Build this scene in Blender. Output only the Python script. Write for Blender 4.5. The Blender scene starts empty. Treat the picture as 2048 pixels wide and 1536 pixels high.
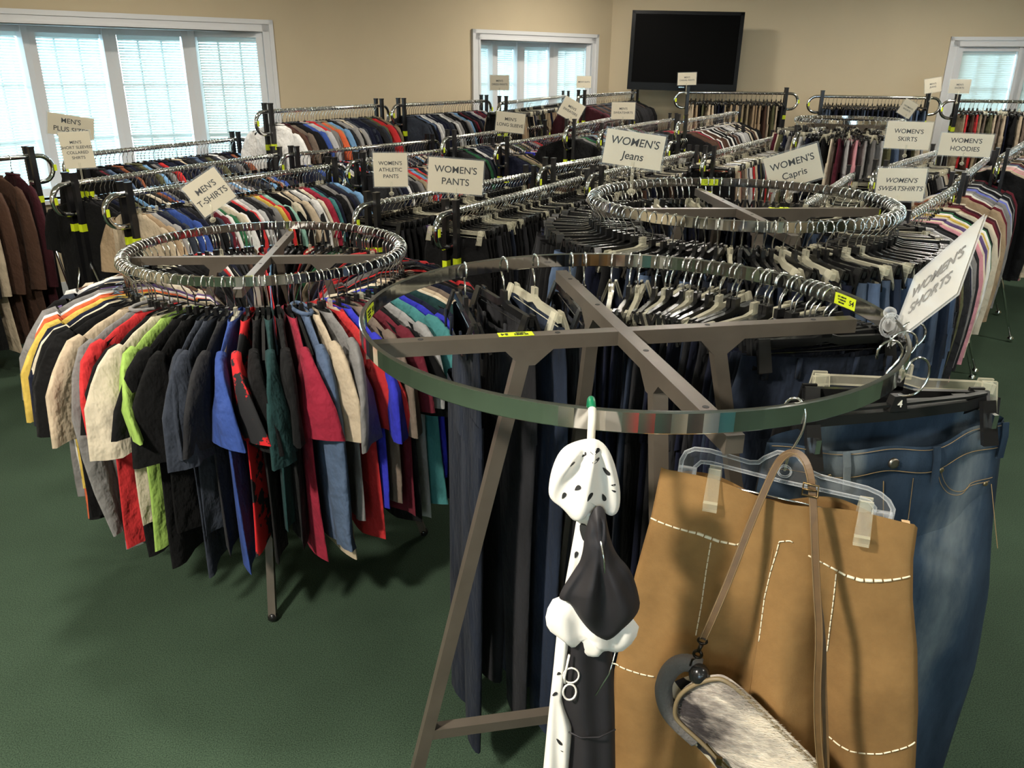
import bpy, math, random
import numpy as np
from mathutils import Matrix, Vector
from mathutils.bvhtree import BVHTree
PI = math.pi
R = math.radians
random.seed(7)
rng = random.Random(11)
C = bpy.context.scene.collection
sc = bpy.context.scene

# ------------------------------------------------------------------ camera, world, lights, exposure
PITCH, ROLL, EYE = 0.374, 0.009, 1.75
fwd = Vector((0, math.cos(PITCH), -math.sin(PITCH)))
up0 = Vector((0, math.sin(PITCH), math.cos(PITCH)))
rt0 = Vector((1, 0, 0))
rt = rt0 * math.cos(ROLL) + up0 * math.sin(ROLL)
up = up0 * math.cos(ROLL) - rt0 * math.sin(ROLL)
cam_data = bpy.data.cameras.new('camera')
cam_data.sensor_width = 36.0
cam_data.lens = 1600 / 2048 * 36.0
cam_data.clip_start = 0.05
cam = bpy.data.objects.new('camera', cam_data)
C.objects.link(cam)
M3 = Matrix((rt, up, -fwd)).transposed()
cam.matrix_world = Matrix.Translation((0, 0, EYE)) @ M3.to_4x4()
sc.camera = cam

sc.view_settings.view_transform = 'Standard'
sc.view_settings.look = 'None'
sc.view_settings.gamma = 1.0
sc.view_settings.use_curve_mapping = False
sc.view_settings.exposure = 0.0

world = bpy.data.worlds.new('sky')
sc.world = world
world.use_nodes = True
wt = world.node_tree
wt.nodes.clear()
wo = wt.nodes.new('ShaderNodeOutputWorld')
wb = wt.nodes.new('ShaderNodeBackground')
tc = wt.nodes.new('ShaderNodeTexCoord')
sp = wt.nodes.new('ShaderNodeSeparateXYZ')
cr = wt.nodes.new('ShaderNodeValToRGB')
mr = wt.nodes.new('ShaderNodeMapRange')
mr.inputs[1].default_value = -0.5
mr.inputs[2].default_value = 0.5
wt.links.new(tc.outputs['Generated'], sp.inputs[0])
wt.links.new(sp.outputs['X'], mr.inputs[0])
wt.links.new(mr.outputs[0], cr.inputs[0])
cr.color_ramp.elements[0].position = 0.3
cr.color_ramp.elements[0].color = (0.52, 0.80, 1.0, 1)      # hazy bright sky on the west side
cr.color_ramp.elements[1].position = 0.50
cr.color_ramp.elements[1].color = (0.095, 0.135, 0.145, 1)      # duller, behind trees
e3 = cr.color_ramp.elements.new(0.75)
e3.color = (0.042, 0.048, 0.036, 1)
wb.inputs['Strength'].default_value = 20.0
wt.links.new(cr.outputs[0], wb.inputs['Color'])
wt.links.new(wb.outputs[0], wo.inputs[0])

CEIL = 2.85
LAMPS = [(-1.5, -0.2), (1.9, 0.4), (-1.5, 2.6), (1.9, 2.9), (-1.9, 5.2), (1.2, 5.6), (4.2, 4.4), (4.2, 1.2), (1.0, 8.2), (4.0, 7.4), (-0.6, -2.6), (2.6, -2.6), (-4.2, 0.6)]
LAMP_W = 40.0


# ------------------------------------------------------------------ material helpers
def lin(c):
    return tuple((x / 12.92 if x <= 0.04045 else ((x + 0.055) / 1.055) ** 2.4) for x in c)


def rgb(r, g, b):
    return lin((r / 255, g / 255, b / 255)) + (1.0,)


def mat(name):
    m = bpy.data.materials.new(name)
    m.use_nodes = True
    nt = m.node_tree
    return m, nt, nt.nodes['Principled BSDF']


def N(nt, t, **kw):
    n = nt.nodes.new(t)
    for k, v in kw.items():
        setattr(n, k, v)
    return n


def simple(name, col, rough=0.5, metal=0.0, noise=0.0, scale=30, bump=0.0, coat=0.0, spec=0.5):
    m, nt, b = mat(name)
    b.inputs['Base Color'].default_value = col
    b.inputs['Roughness'].default_value = rough
    b.inputs['Metallic'].default_value = metal
    b.inputs['Coat Weight'].default_value = coat
    b.inputs['Specular IOR Level'].default_value = spec
    if noise or bump:
        t = N(nt, 'ShaderNodeTexCoord')
        nz = N(nt, 'ShaderNodeTexNoise')
        nz.inputs['Scale'].default_value = scale
        nz.inputs['Detail'].default_value = 4
        nt.links.new(t.outputs['Object'], nz.inputs['Vector'])
        if noise:
            mx = N(nt, 'ShaderNodeMix', data_type='RGBA', blend_type='MULTIPLY')
            mx.inputs[0].default_value = 1.0
            mx.inputs[6].default_value = col
            rp = N(nt, 'ShaderNodeMapRange')
            rp.inputs[1].default_value = 0.3
            rp.inputs[2].default_value = 0.7
            rp.inputs[3].default_value = 1 - noise
            rp.inputs[4].default_value = 1 + noise
            nt.links.new(nz.outputs['Fac'], rp.inputs[0])
            cb = N(nt, 'ShaderNodeCombineColor')
            for i in range(3):
                nt.links.new(rp.outputs[0], cb.inputs[i])
            nt.links.new(cb.outputs[0], mx.inputs[7])
            nt.links.new(mx.outputs[2], b.inputs['Base Color'])
        if bump:
            bp = N(nt, 'ShaderNodeBump')
            bp.inputs['Strength'].default_value = bump
            bp.inputs['Distance'].default_value = 0.004
            nt.links.new(nz.outputs['Fac'], bp.inputs['Height'])
            nt.links.new(bp.outputs[0], b.inputs['Normal'])
    return m


def fabric(name, src, denim=False, knit=False):
    """cloth whose colour is the object's own (src 'object') or a mesh attribute (src 'attr')"""
    m, nt, b = mat(name)
    b.inputs['Roughness'].default_value = 0.92
    b.inputs['Specular IOR Level'].default_value = 0.22
    b.inputs['Sheen Weight'].default_value = 0.02
    if src == 'object':
        ci = N(nt, 'ShaderNodeObjectInfo')
        col = ci.outputs['Color']
    else:
        ci = N(nt, 'ShaderNodeAttribute', attribute_name='tint')
        col = ci.outputs['Color']
    t = N(nt, 'ShaderNodeTexCoord')
    mp = N(nt, 'ShaderNodeMapping')
    mp.inputs['Scale'].default_value = (9, 9, 3 if denim else 6)
    nt.links.new(t.outputs['Object'], mp.inputs[0])
    nz = N(nt, 'ShaderNodeTexNoise')
    nz.inputs['Scale'].default_value = 1.3
    nz.inputs['Detail'].default_value = 5
    nt.links.new(mp.outputs[0], nz.inputs['Vector'])
    rp = N(nt, 'ShaderNodeMapRange')
    rp.inputs[1].default_value = 0.3
    rp.inputs[2].default_value = 0.72
    rp.inputs[3].default_value = 0.5 if denim else 0.86
    rp.inputs[4].default_value = 1.45 if denim else 1.12
    nt.links.new(nz.outputs['Fac'], rp.inputs[0])
    vm = N(nt, 'ShaderNodeVectorMath', operation='SCALE')
    nt.links.new(col, vm.inputs[0])
    nt.links.new(rp.outputs[0], vm.inputs['Scale'])
    nt.links.new(vm.outputs[0], b.inputs['Base Color'])
    n2 = N(nt, 'ShaderNodeTexNoise')
    n2.inputs['Scale'].default_value = 55
    n2.inputs['Detail'].default_value = 3
    nt.links.new(t.outputs['Object'], n2.inputs['Vector'])
    bp = N(nt, 'ShaderNodeBump')
    bp.inputs['Strength'].default_value = 0.35
    bp.inputs['Distance'].default_value = 0.006
    nt.links.new(n2.outputs['Fac'], bp.inputs['Height'])
    n3 = N(nt, 'ShaderNodeTexNoise')
    n3.inputs['Scale'].default_value = 2.2
    n3.inputs['Detail'].default_value = 3
    nt.links.new(mp.outputs[0], n3.inputs['Vector'])
    b2 = N(nt, 'ShaderNodeBump')
    b2.inputs['Strength'].default_value = 0.7
    b2.inputs['Distance'].default_value = 0.03
    nt.links.new(n3.outputs['Fac'], b2.inputs['Height'])
    nt.links.new(bp.outputs[0], b2.inputs['Normal'])
    nt.links.new(b2.outputs[0], b.inputs['Normal'])
    return m


def plaid_cloth():
    m, nt, b = mat('plaid flannel')
    b.inputs['Roughness'].default_value = 0.95
    t = N(nt, 'ShaderNodeTexCoord')
    w1 = N(nt, 'ShaderNodeTexWave', bands_direction='Z')
    w1.inputs['Scale'].default_value = 3.2
    w2 = N(nt, 'ShaderNodeTexWave', bands_direction='X')
    w2.inputs['Scale'].default_value = 3.2
    ad = N(nt, 'ShaderNodeMath', operation='ADD')
    cr = N(nt, 'ShaderNodeValToRGB')
    cr.color_ramp.elements[0].position = 0.5
    cr.color_ramp.elements[0].color = (0.006, 0.008, 0.014, 1)
    cr.color_ramp.elements[1].position = 1.5 / 2
    cr.color_ramp.elements[1].color = (0.03, 0.045, 0.045, 1)
    hv = N(nt, 'ShaderNodeMath', operation='MULTIPLY')
    hv.inputs[1].default_value = 0.5
    for w in (w1, w2):
        nt.links.new(t.outputs['Object'], w.inputs[0])
    nt.links.new(w1.outputs['Fac'], ad.inputs[0])
    nt.links.new(w2.outputs['Fac'], ad.inputs[1])
    nt.links.new(ad.outputs[0], hv.inputs[0])
    nt.links.new(hv.outputs[0], cr.inputs[0])
    nt.links.new(cr.outputs[0], b.inputs['Base Color'])
    return m


def splatter_cloth(name, base, spot, scale, thr):
    m, nt, b = mat(name)
    b.inputs['Roughness'].default_value = 0.9
    t = N(nt, 'ShaderNodeTexCoord')
    nz = N(nt, 'ShaderNodeTexNoise')
    nz.inputs['Scale'].default_value = scale
    nz.inputs['Detail'].default_value = 6
    nz.inputs['Roughness'].default_value = 0.62
    nt.links.new(t.outputs['Object'], nz.inputs['Vector'])
    cr = N(nt, 'ShaderNodeValToRGB')
    cr.color_ramp.elements[0].position = thr
    cr.color_ramp.elements[0].color = base
    cr.color_ramp.elements[1].position = thr + 0.015
    cr.color_ramp.elements[1].color = spot
    nt.links.new(nz.outputs['Fac'], cr.inputs[0])
    nt.links.new(cr.outputs[0], b.inputs['Base Color'])
    return m


def clear_plastic(name, alpha=0.3, col=(0.9, 0.92, 0.93, 1)):
    m, nt, b = mat(name)
    nt.nodes.remove(b)
    out = nt.nodes['Material Output']
    tr = N(nt, 'ShaderNodeBsdfTransparent')
    tr.inputs[0].default_value = (0.97, 0.98, 0.98, 1)
    pr = N(nt, 'ShaderNodeBsdfPrincipled')
    pr.inputs['Base Color'].default_value = col
    pr.inputs['Roughness'].default_value = 0.08
    fr = N(nt, 'ShaderNodeLayerWeight')
    fr.inputs[0].default_value = 0.55
    mp = N(nt, 'ShaderNodeMapRange')
    mp.inputs[3].default_value = alpha
    mp.inputs[4].default_value = 0.62
    mx = N(nt, 'ShaderNodeMixShader')
    nt.links.new(fr.outputs['Facing'], mp.inputs[0])
    nt.links.new(mp.outputs[0], mx.inputs[0])
    nt.links.new(tr.outputs[0], mx.inputs[1])
    nt.links.new(pr.outputs[0], mx.inputs[2])
    nt.links.new(mx.outputs[0], out.inputs[0])
    return m


M = {}
M['cloth'] = fabric('cloth', 'object')
M['cloth_many'] = fabric('cloth of many', 'attr')
M['denim'] = fabric('denim', 'object', denim=True)
M['denim_many'] = fabric('denim of many', 'attr', denim=True)
M['chrome'] = simple('chrome', (0.78, 0.78, 0.77, 1), 0.09, 1.0)
M['wire'] = simple('hook wire', (0.82, 0.82, 0.80, 1), 0.16, 1.0)
M['black'] = simple('black plastic', (0.012, 0.012, 0.012, 1), 0.22)
M['post'] = simple('black post paint', (0.010, 0.010, 0.011, 1), 0.3)
M['clear'] = clear_plastic('clear plastic', 0.10, (0.84, 0.79, 0.60, 1))
M['sleeve'] = clear_plastic('sign sleeve', 0.03)
M['bar'] = simple('brown grey bar paint', rgb(96, 88, 78), 0.42, 0.35, noise=0.12, scale=14)
M['yellow'] = simple('yellow sticker', rgb(205, 222, 30), 0.6)
M['ink'] = simple('black ink', (0.015, 0.015, 0.015, 1), 0.7)
M['paper'] = simple('sign paper', (0.83, 0.73, 0.57, 1), 0.7)
M['wall'] = simple('beige wall paint', rgb(208, 192, 160), 0.75, noise=0.02, scale=3, bump=0.05)
M['ceiling'] = simple('white ceiling', (0.78, 0.76, 0.70, 1), 0.9, bump=0.1, scale=90)
M['trim'] = simple('white trim paint', (0.78, 0.79, 0.80, 1), 0.4)
M['blind'] = simple('white blind slats', (0.82, 0.84, 0.82, 1), 0.5)
M['tvblack'] = simple('tv screen', (0.003, 0.003, 0.003, 1), 0.5, spec=0.02)
M['tvframe'] = simple('tv frame gloss', (0.004, 0.004, 0.004, 1), 0.3, spec=0.12)
M['plaid'] = plaid_cloth()
M['splat'] = splatter_cloth('black cloth with red splatter', (0.012, 0.012, 0.014, 1), (0.62, 0.012, 0.016, 1), 8, 0.485)


def carpet():
    m, nt, b = mat('dark green carpet')
    b.inputs['Roughness'].default_value = 0.97
    b.inputs['Specular IOR Level'].default_value = 0.15
    t = N(nt, 'ShaderNodeTexCoord')
    n1 = N(nt, 'ShaderNodeTexNoise')
    n1.inputs['Scale'].default_value = 260
    n1.inputs['Detail'].default_value = 3
    n2 = N(nt, 'ShaderNodeTexNoise')
    n2.inputs['Scale'].default_value = 1.6
    n2.inputs['Detail'].default_value = 5
    for n in (n1, n2):
        nt.links.new(t.outputs['Object'], n.inputs['Vector'])
    c1 = N(nt, 'ShaderNodeValToRGB')
    c1.color_ramp.elements[0].position = 0.3
    c1.color_ramp.elements[0].color = (0.020, 0.036, 0.022, 1)
    c1.color_ramp.elements[1].position = 0.7
    c1.color_ramp.elements[1].color = (0.062, 0.100, 0.064, 1)
    nt.links.new(n1.outputs['Fac'], c1.inputs[0])
    rp = N(nt, 'ShaderNodeMapRange')
    rp.inputs[1].default_value = 0.3
    rp.inputs[2].default_value = 0.7
    rp.inputs[3].default_value = 0.85
    rp.inputs[4].default_value = 1.2
    nt.links.new(n2.outputs['Fac'], rp.inputs[0])
    vm = N(nt, 'ShaderNodeVectorMath', operation='SCALE')
    nt.links.new(c1.outputs[0], vm.inputs[0])
    nt.links.new(rp.outputs[0], vm.inputs['Scale'])
    nt.links.new(vm.outputs[0], b.inputs['Base Color'])
    bp = N(nt, 'ShaderNodeBump')
    bp.inputs['Strength'].default_value = 0.6
    bp.inputs['Distance'].default_value = 0.004
    nt.links.new(n1.outputs['Fac'], bp.inputs['Height'])
    nt.links.new(bp.outputs[0], b.inputs['Normal'])
    return m


M['carpet'] = carpet()


# ------------------------------------------------------------------ mesh helpers
class MB:
    def __init__(s):
        s.v, s.f, s.m = [], [], []

    def add(s, vs, fs, mi=0):
        o = len(s.v)
        s.v += [tuple(v) for v in vs]
        s.f += [tuple(i + o for i in f) for f in fs]
        s.m += [mi] * len(fs)
        return s

    def box(s, x0, x1, y0, y1, z0, z1, mi=0, T=None):
        vs = [(x, y, z) for x in (x0, x1) for y in (y0, y1) for z in (z0, z1)]
        if T is not None:
            vs = [tuple(T @ Vector(v)) for v in vs]
        return s.add(vs, [(0, 1, 3, 2), (4, 6, 7, 5), (0, 4, 5, 1), (2, 3, 7, 6), (0, 2, 6, 4), (1, 5, 7, 3)], mi)

    def tube(s, pts, r, n=8, mi=0, closed=False, cap=True, flat=None):
        """round tube along pts; r a number or a list; flat=(w,h) gives a rectangular strip section"""
        P = [Vector(p) for p in pts]
        k = len(P)
        rs = r if isinstance(r, (list, tuple)) else [r] * k
        vs = []
        up = None
        for i in range(k):
            if closed:
                d = P[(i + 1) % k] - P[i - 1]
            else:
                d = P[min(i + 1, k - 1)] - P[max(i - 1, 0)]
            if d.length < 1e-9:
                d = Vector((0, 0, 1))
            d.normalize()
            if up is None:
                a = Vector((0, 1, 0)) if abs(d.y) < 0.9 else Vector((0, 0, 1))
                up = (a - d * a.dot(d)).normalized()
            else:
                up = (up - d * up.dot(d))
                up = up.normalized() if up.length > 1e-6 else Vector((0, 1, 0))
            sd = d.cross(up)
            if flat:
                w, h = flat
                for a, b in ((-w, -h), (w, -h), (w, h), (-w, h)):
                    vs.append(P[i] + up * a / 2 + sd * b / 2)
            else:
                for j in range(n):
                    a = 2 * PI * j / n
                    vs.append(P[i] + (up * math.cos(a) + sd * math.sin(a)) * rs[i])
        q = 4 if flat else n
        fs = []
        for i in range(k if closed else k - 1):
            for j in range(q):
                a, b = i * q + j, i * q + (j + 1) % q
                c, d = ((i + 1) % k) * q + (j + 1) % q, ((i + 1) % k) * q + j
                fs.append((a, b, c, d))
        if cap and not closed:
            fs.append(tuple(range(q))[::-1])
            fs.append(tuple((k - 1) * q + j for j in range(q)))
        return s.add(vs, fs, mi)

    def grid(s, rows, mi=0, wrap=False):
        n = len(rows[0])
        vs = [p for r_ in rows for p in r_]
        fs = []
        for i in range(len(rows) - 1):
            for j in range(n if wrap else n - 1):
                fs.append((i * n + j, i * n + (j + 1) % n, (i + 1) * n + (j + 1) % n, (i + 1) * n + j))
        return s.add(vs, fs, mi)

    def ball(s, c, r, n=10, mi=0, sc_=(1, 1, 1)):
        rows = []
        for i in range(n + 1):
            th = PI * i / n
            rows.append([(c[0] + sc_[0] * r * math.sin(th) * math.cos(2 * PI * j / n), c[1] + sc_[1] * r * math.sin(th) * math.sin(2 * PI * j / n),
                          c[2] + sc_[2] * r * math.cos(th)) for j in range(n)])
        return s.grid(rows, mi, wrap=True)

    def mesh(s, name, mats, smooth=False):
        me = bpy.data.meshes.new(name)
        me.from_pydata([tuple(v) for v in s.v], [], s.f)
        for m in (mats if isinstance(mats, (list, tuple)) else [mats]):
            me.materials.append(m)
        me.polygons.foreach_set('material_index', s.m)
        if smooth:
            me.polygons.foreach_set('use_smooth', [True] * len(s.f))
        me.update()
        return me


def link(name, me, parent=None, color=None):
    o = bpy.data.objects.new(name, me)
    C.objects.link(o)
    if parent is not None:
        o.parent = parent
    if color is not None:
        o.color = color
    return o


def tag(o, label=None, cat=None, group=None, kind=None):
    if label: o['label'] = label
    if cat: o['category'] = cat
    if group: o['group'] = group
    if kind: o['kind'] = kind
    return o


def empty(name, loc=(0, 0, 0), rz=0.0):
    o = bpy.data.objects.new(name, None)
    o.location = loc
    o.rotation_euler = (0, 0, rz)
    o.empty_display_size = 0.05
    C.objects.link(o)
    return o


ORD = ('first second third fourth fifth sixth seventh eighth ninth tenth eleventh twelfth thirteenth fourteenth fifteenth sixteenth '
       'seventeenth eighteenth nineteenth').split()
TENS = {2: 'twent', 3: 'thirt', 4: 'fort', 5: 'fift', 6: 'sixt', 7: 'sevent', 8: 'eight', 9: 'ninet'}


def ordinal(n):
    if n < 20: return ORD[n - 1]
    if n % 10 == 0: return TENS[n // 10] + 'ieth'
    return TENS[n // 10] + 'y-' + ORD[n % 10 - 1]


COL = {
    'black': (15, 15, 16), 'charcoal': (40, 40, 43), 'slate': (52, 58, 70), 'navy': (21, 26, 48), 'dark teal': (28, 62, 62), 'teal': (58, 130, 130),
    'grey': (128, 126, 124), 'heather grey': (158, 156, 154), 'light grey': (190, 190, 190), 'white': (232, 230, 226), 'cream': (222, 208, 180),
    'beige': (200, 180, 150), 'tan': (172, 146, 112), 'khaki': (150, 134, 104), 'taupe': (120, 104, 90), 'brown': (84, 58, 44), 'rust': (150, 84, 52),
    'red': (206, 26, 30), 'crimson': (160, 20, 52), 'maroon': (104, 24, 40), 'burgundy': (66, 24, 32), 'pink': (224, 150, 160), 'hot pink': (214, 60, 110),
    'orange': (224, 96, 40), 'peach': (232, 160, 120), 'yellow': (226, 190, 60), 'bright yellow': (226, 222, 40), 'lime': (152, 190, 72),
    'olive': (92, 92, 60), 'green': (40, 106, 66), 'mint': (150, 204, 184), 'royal blue': (46, 50, 190), 'blue': (52, 82, 160), 'sky blue': (110, 160, 206),
    'steel blue': (84, 104, 134), 'purple': (96, 76, 124), 'lavender': (150, 140, 180), 'periwinkle': (110, 120, 210),
    'dark blue': (24, 31, 45), 'faded blue': (74, 90, 112), 'mid blue': (36, 46, 64), 'turquoise': (40, 150, 160), 'wine': (90, 26, 44),
}


def colour(name, var=0.06):
    c = lin([v / 255 for v in COL[name]])
    k = 1 + rng.uniform(-var, var) * 1.5
    k *= 0.86
    y = 0.3 * c[0] + 0.6 * c[1] + 0.1 * c[2]
    return tuple(lerp(v, y, 0.12) * k for v in c) + (1.0,)


# ------------------------------------------------------------------ garment shapes (origin: top of the rail; x across the rail, y along it, z up)
def lerp(a, b, t):
    return a + (b - a) * t


def prof(keys, z):
    """keys: list of (z, value...) with falling z"""
    if z >= keys[0][0]: return keys[0][1:]
    for a, b in zip(keys, keys[1:]):
        if z >= b[0]:
            t = (a[0] - z) / (a[0] - b[0])
            t2 = t * t * (3 - 2 * t)
            return tuple(lerp(p, q, t if i else t2 * 0.5 + t * 0.5) for i, (p, q) in enumerate(zip(a[1:], b[1:])))
    return keys[-1][1:]


def torso(mb, g, zs, keys, tk, fold, rr, n=30, mi=0, wave=0.5, xc=0.0):
    """closed cloth tube with sharp side creases; fold = amplitude at the hem"""
    k1, k2, k3 = g.uniform(9, 16), g.uniform(20, 34), g.uniform(38, 60)
    p1, p2, p3 = g.uniform(0, 6), g.uniform(0, 6), g.uniform(0, 6)
    z0, z1 = zs[0], zs[-1]
    drop = g.uniform(-0.03, 0.03)
    rows = []
    for z in zs:
        hw, th = prof(keys, z)[:2]
        q = (z0 - z) / (z0 - z1)
        A = fold * q ** 0.7
        row = []
        for j in range(n):
            a = 2 * PI * j / n
            ca, sa = math.cos(a), math.sin(a)
            x = hw * ca
            y = th * sa * (abs(sa) ** 0.35)
            s = math.sin(k1 * x + p1 + 1.5 * q) + 0.7 * math.sin(k2 * x + p2 + q) * q + 0.4 * math.sin(k3 * x + p3) * q
            y = y * (1 + 0.5 * math.sin(k2 * x + p3 + 3 * q) * q) + A * s
            x += hw * 0.06 * math.sin(5 * q + p2) * q * (1 if ca > 0 else -1) * wave
            zz = z + (0.010 * math.sin(k1 * x + p2) + drop * ca) * q * q
            row.append((xc + x, y * tk(x), zz))
        rows.append(row)
    mb.grid(rows, mi, wrap=True)


def sleeve(mb, g, path, halfs, ths, side, tk, n=14, mi=0):
    rows = []
    lean = g.uniform(-0.03, 0.03)
    twist = g.uniform(-0.5, 0.5)
    wob = g.uniform(0, 6)
    K = len(path)
    for i, (x, z) in enumerate(path):
        a0 = path[max(i - 1, 0)]
        a1 = path[min(i + 1, K - 1)]
        dx, dz = a1[0] - a0[0], a1[1] - a0[1]
        L = math.hypot(dx, dz) or 1
        nx, nz = -dz / L, dx / L
        q = i / (K - 1)
        tw = twist * q
        row = []
        for j in range(n):
            a = 2 * PI * j / n
            ca, sa = math.cos(a), math.sin(a)
            hx = halfs[i] * ca
            y = ths[i] * sa * abs(sa) ** 0.4 * (1 + 0.45 * math.sin(3 * a + wob + 5 * q) * q) + lean * q * q + 0.004 * q * math.sin(6 * ca + wob)
            hx, y = hx * math.cos(tw) - y * math.sin(tw), hx * math.sin(tw) + y * math.cos(tw)
            row.append((side * (x + nx * hx), y * tk(side * x), z + nz * hx))
        rows.append(row)
    mb.grid(rows, mi, wrap=True)


def uniform_tk(x):
    return 1.0


def ring_tk(x):      # on a round rack cloth spreads outside and is pinched inside (outside is +x)
    return max(0.35, 1.0 + 2.3 * x)


def top_mesh(kind, seed, ring=False):
    g = random.Random(seed)
    tk = ring_tk if ring else uniform_tk
    mb = MB()
    t = 0.0145 if not ring else 0.0092
    if kind == 'jacket': t *= 1.6
    if kind == 'sweat': t *= 1.25
    Ln = {'tee': g.uniform(0.74, 0.90), 'shirt': g.uniform(0.80, 0.92), 'sweat': g.uniform(0.72, 0.84), 'jacket': g.uniform(0.80, 0.90), 'coat': g.uniform(1.05, 1.14)}[kind]
    w = g.uniform(0.96, 1.06)
    keys = [(-0.112, 0.078 * w, t * 1.7), (-0.122, 0.098 * w, t * 1.4), (-0.140, 0.150 * w, t), (-0.165, 0.194 * w, t), (-0.190, 0.214 * w, t * 1.15),
            (-0.27, 0.219 * w, t * 1.5), (-0.45, 0.222 * w, t * 1.5), (-Ln, 0.238 * w, t * 1.6)]
    n = 15
    zs = [-0.112, -0.122, -0.140, -0.165, -0.190] + [-0.190 - (Ln - 0.190) * (i / n) for i in range(1, n + 1)]
    torso(mb, g, zs, keys, tk, t * 0.85, rng)
    D0 = -0.016
    for s in (-1, 1):
        if kind == 'tee':
            d = g.uniform(0.20, 0.29)
            ou = g.uniform(0.0, 0.03)
            P = [(0.195 * w, -0.150), (0.214 * w, -0.165), (0.228, -0.20), (0.232 + ou * .5, -0.25), (0.238 + ou, -0.30), (0.242 + ou, -0.165 - d)]
            H = [0.012, 0.030, 0.050, 0.064, 0.074, 0.082]
            T = [t * 1.0, t * 1.1, t * 1.3, t * 1.4, t * 1.5, t * 1.6]
        elif kind == 'coat':
            P = [(0.195, -0.150), (0.218, -0.17), (0.235, -0.25), (0.25, -0.4), (0.252, -0.55), (0.25, -0.68), (0.25, -0.74)]
            H = [0.012, 0.03, 0.055, 0.062, 0.06, 0.058, 0.056]
            T = [t, t * 1.3, t * 1.7, t * 1.8, t * 1.8, t * 1.7, t * 1.7]
        else:
            d = g.uniform(0.60, 0.68)
            e = g.uniform(-0.01, 0.02)
            P = [(0.195, -0.150), (0.216, -0.17), (0.232, -0.24), (0.242 + e, -0.36), (0.246 + e, -0.48), (0.244 + e, -0.60), (0.240 + e, -0.15 - d * .93), (0.240 + e, -0.15 - d)]
            H = [0.012, 0.030, 0.052, 0.056, 0.052, 0.047, 0.036, 0.034]
            T = [t, t * 1.2, t * 1.5, t * 1.6, t * 1.6, t * 1.6, t * 1.2, t * 1.2]
        sleeve(mb, g, [(px_, pz_ + D0) for px_, pz_ in P], H, T, s, tk)
    if kind in ('shirt', 'jacket', 'coat'):     # collar
        mb.tube([(0.068 * math.cos(a), 0.022 * math.sin(a) * 1.2, -0.104 - 0.012 * (1 - abs(math.cos(a / 2 + PI / 4)))) for a in [2 * PI * i / 14 for i in range(14)]], 0.0065, n=5, closed=True)
    if kind == 'sweat':
        mb.tube([(0.07 * math.cos(a), 0.022 * math.sin(a), -0.111) for a in [2 * PI * i / 12 for i in range(12)]], 0.007, n=5, closed=True)
    return mb


def pants_mesh(kind, seed, ring=False):
    g = random.Random(seed)
    tk = ring_tk if ring else uniform_tk
    mb = MB()
    t = 0.015
    w = g.uniform(0.9, 1.04)
    Ln = {'long': g.uniform(1.02, 1.10), 'xlong': g.uniform(1.17, 1.27), 'capri': g.uniform(0.74, 0.84), 'short': g.uniform(0.56, 0.66)}[kind]
    k1, p1 = g.uniform(14, 22), g.uniform(0, 6)
    # hips
    zs = [-0.130, -0.134, -0.165, -0.17, -0.21, -0.27, -0.33, -0.38]
    keys = [(-0.130, 0.176 * w, t * 1.35), (-0.165, 0.180 * w, t * 1.25), (-0.21, 0.190 * w, t * 1.3), (-0.38, 0.205 * w, t * 1.4)]
    rows = []
    n = 26
    for z in zs:
        hw, th = prof(keys, z)
        row = []
        for j in range(n):
            a = 2 * PI * j / n
            ca, sa = math.cos(a), math.sin(a)
            x = hw * (abs(ca) ** 0.8) * (1 if ca >= 0 else -1)
            sag = -0.016 * (1 - (x / hw) ** 2) * (1 if z > -0.168 else 0.3) * (1.4 if sa > 0 else 0.3)
            y = th * (abs(sa) ** 0.8) * (1 if sa >= 0 else -1) * (1 + 0.25 * math.cos(x * 22)) + 0.004 * math.sin(k1 * x + p1)
            if z in (-0.130, -0.165): y *= 1.1
            row.append((x, y * tk(x), z + sag))
        rows.append(row)
    mb.grid(rows, 0, wrap=True)
    for s in (-1, 1):
        rows = []
        K = 12
        for i in range(K + 1):
            q = i / K
            z = -0.31 - (Ln - 0.31) * q
            hw = lerp(0.104, 0.074 if kind in ('long', 'xlong') else 0.098, q) * w
            xc = s * (lerp(0.098, 0.088, q) * w + 0.006 * math.sin(5 * q + p1))
            row = []
            for j in range(14):
                a = 2 * PI * j / 14
                ca, sa = math.cos(a), math.sin(a)
                x = xc + hw * (abs(ca) ** 0.85) * (1 if ca >= 0 else -1)
                y = t * 1.25 * (abs(sa) ** 0.8) * (1 if sa >= 0 else -1) + (0.004 + 0.008 * q) * math.sin(k1 * x + p1 + 2 * q + s)
                row.append((x, y * tk(x), z))
            rows.append(row)
        mb.grid(rows, 0, wrap=True)
    for x in (-0.13, -0.06, 0.06, 0.13):      # belt loops
        for sg in (-1, 1):
            yy = sg * t * 1.55 * tk(x * w)
            mb.box(x * w - 0.005, x * w + 0.005, yy - 0.0025, yy + 0.0025, -0.178, -0.136)
    return mb


def skirt_mesh(seed, ring=False):
    g = random.Random(seed)
    mb = MB()
    Ln = g.uniform(0.6, 0.8)
    keys = [(-0.13, 0.165, 0.02), (-0.2, 0.19, 0.02), (-Ln, 0.24, 0.024)]
    zs = [-0.13 - (Ln - 0.13) * i / 10 for i in range(11)]
    torso(mb, g, zs, keys, uniform_tk, 0.016, rng)
    return mb


# hangers ------------------------------------------------------------
def hook_path(Rh=0.021, zneck=-0.085, lean=0.0):
    c = 0.0015 - Rh
    pts = []
    for i in range(13):
        a = R(205 - i * 20)
        pts.append((Rh * math.cos(a), lean * math.sin(a), c + Rh * math.sin(a)))
    pts += [(0.010, 0, c - 0.022), (0.002, 0, c - 0.031), (0, 0, c - 0.040), (0, 0, zneck)]
    return pts


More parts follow.
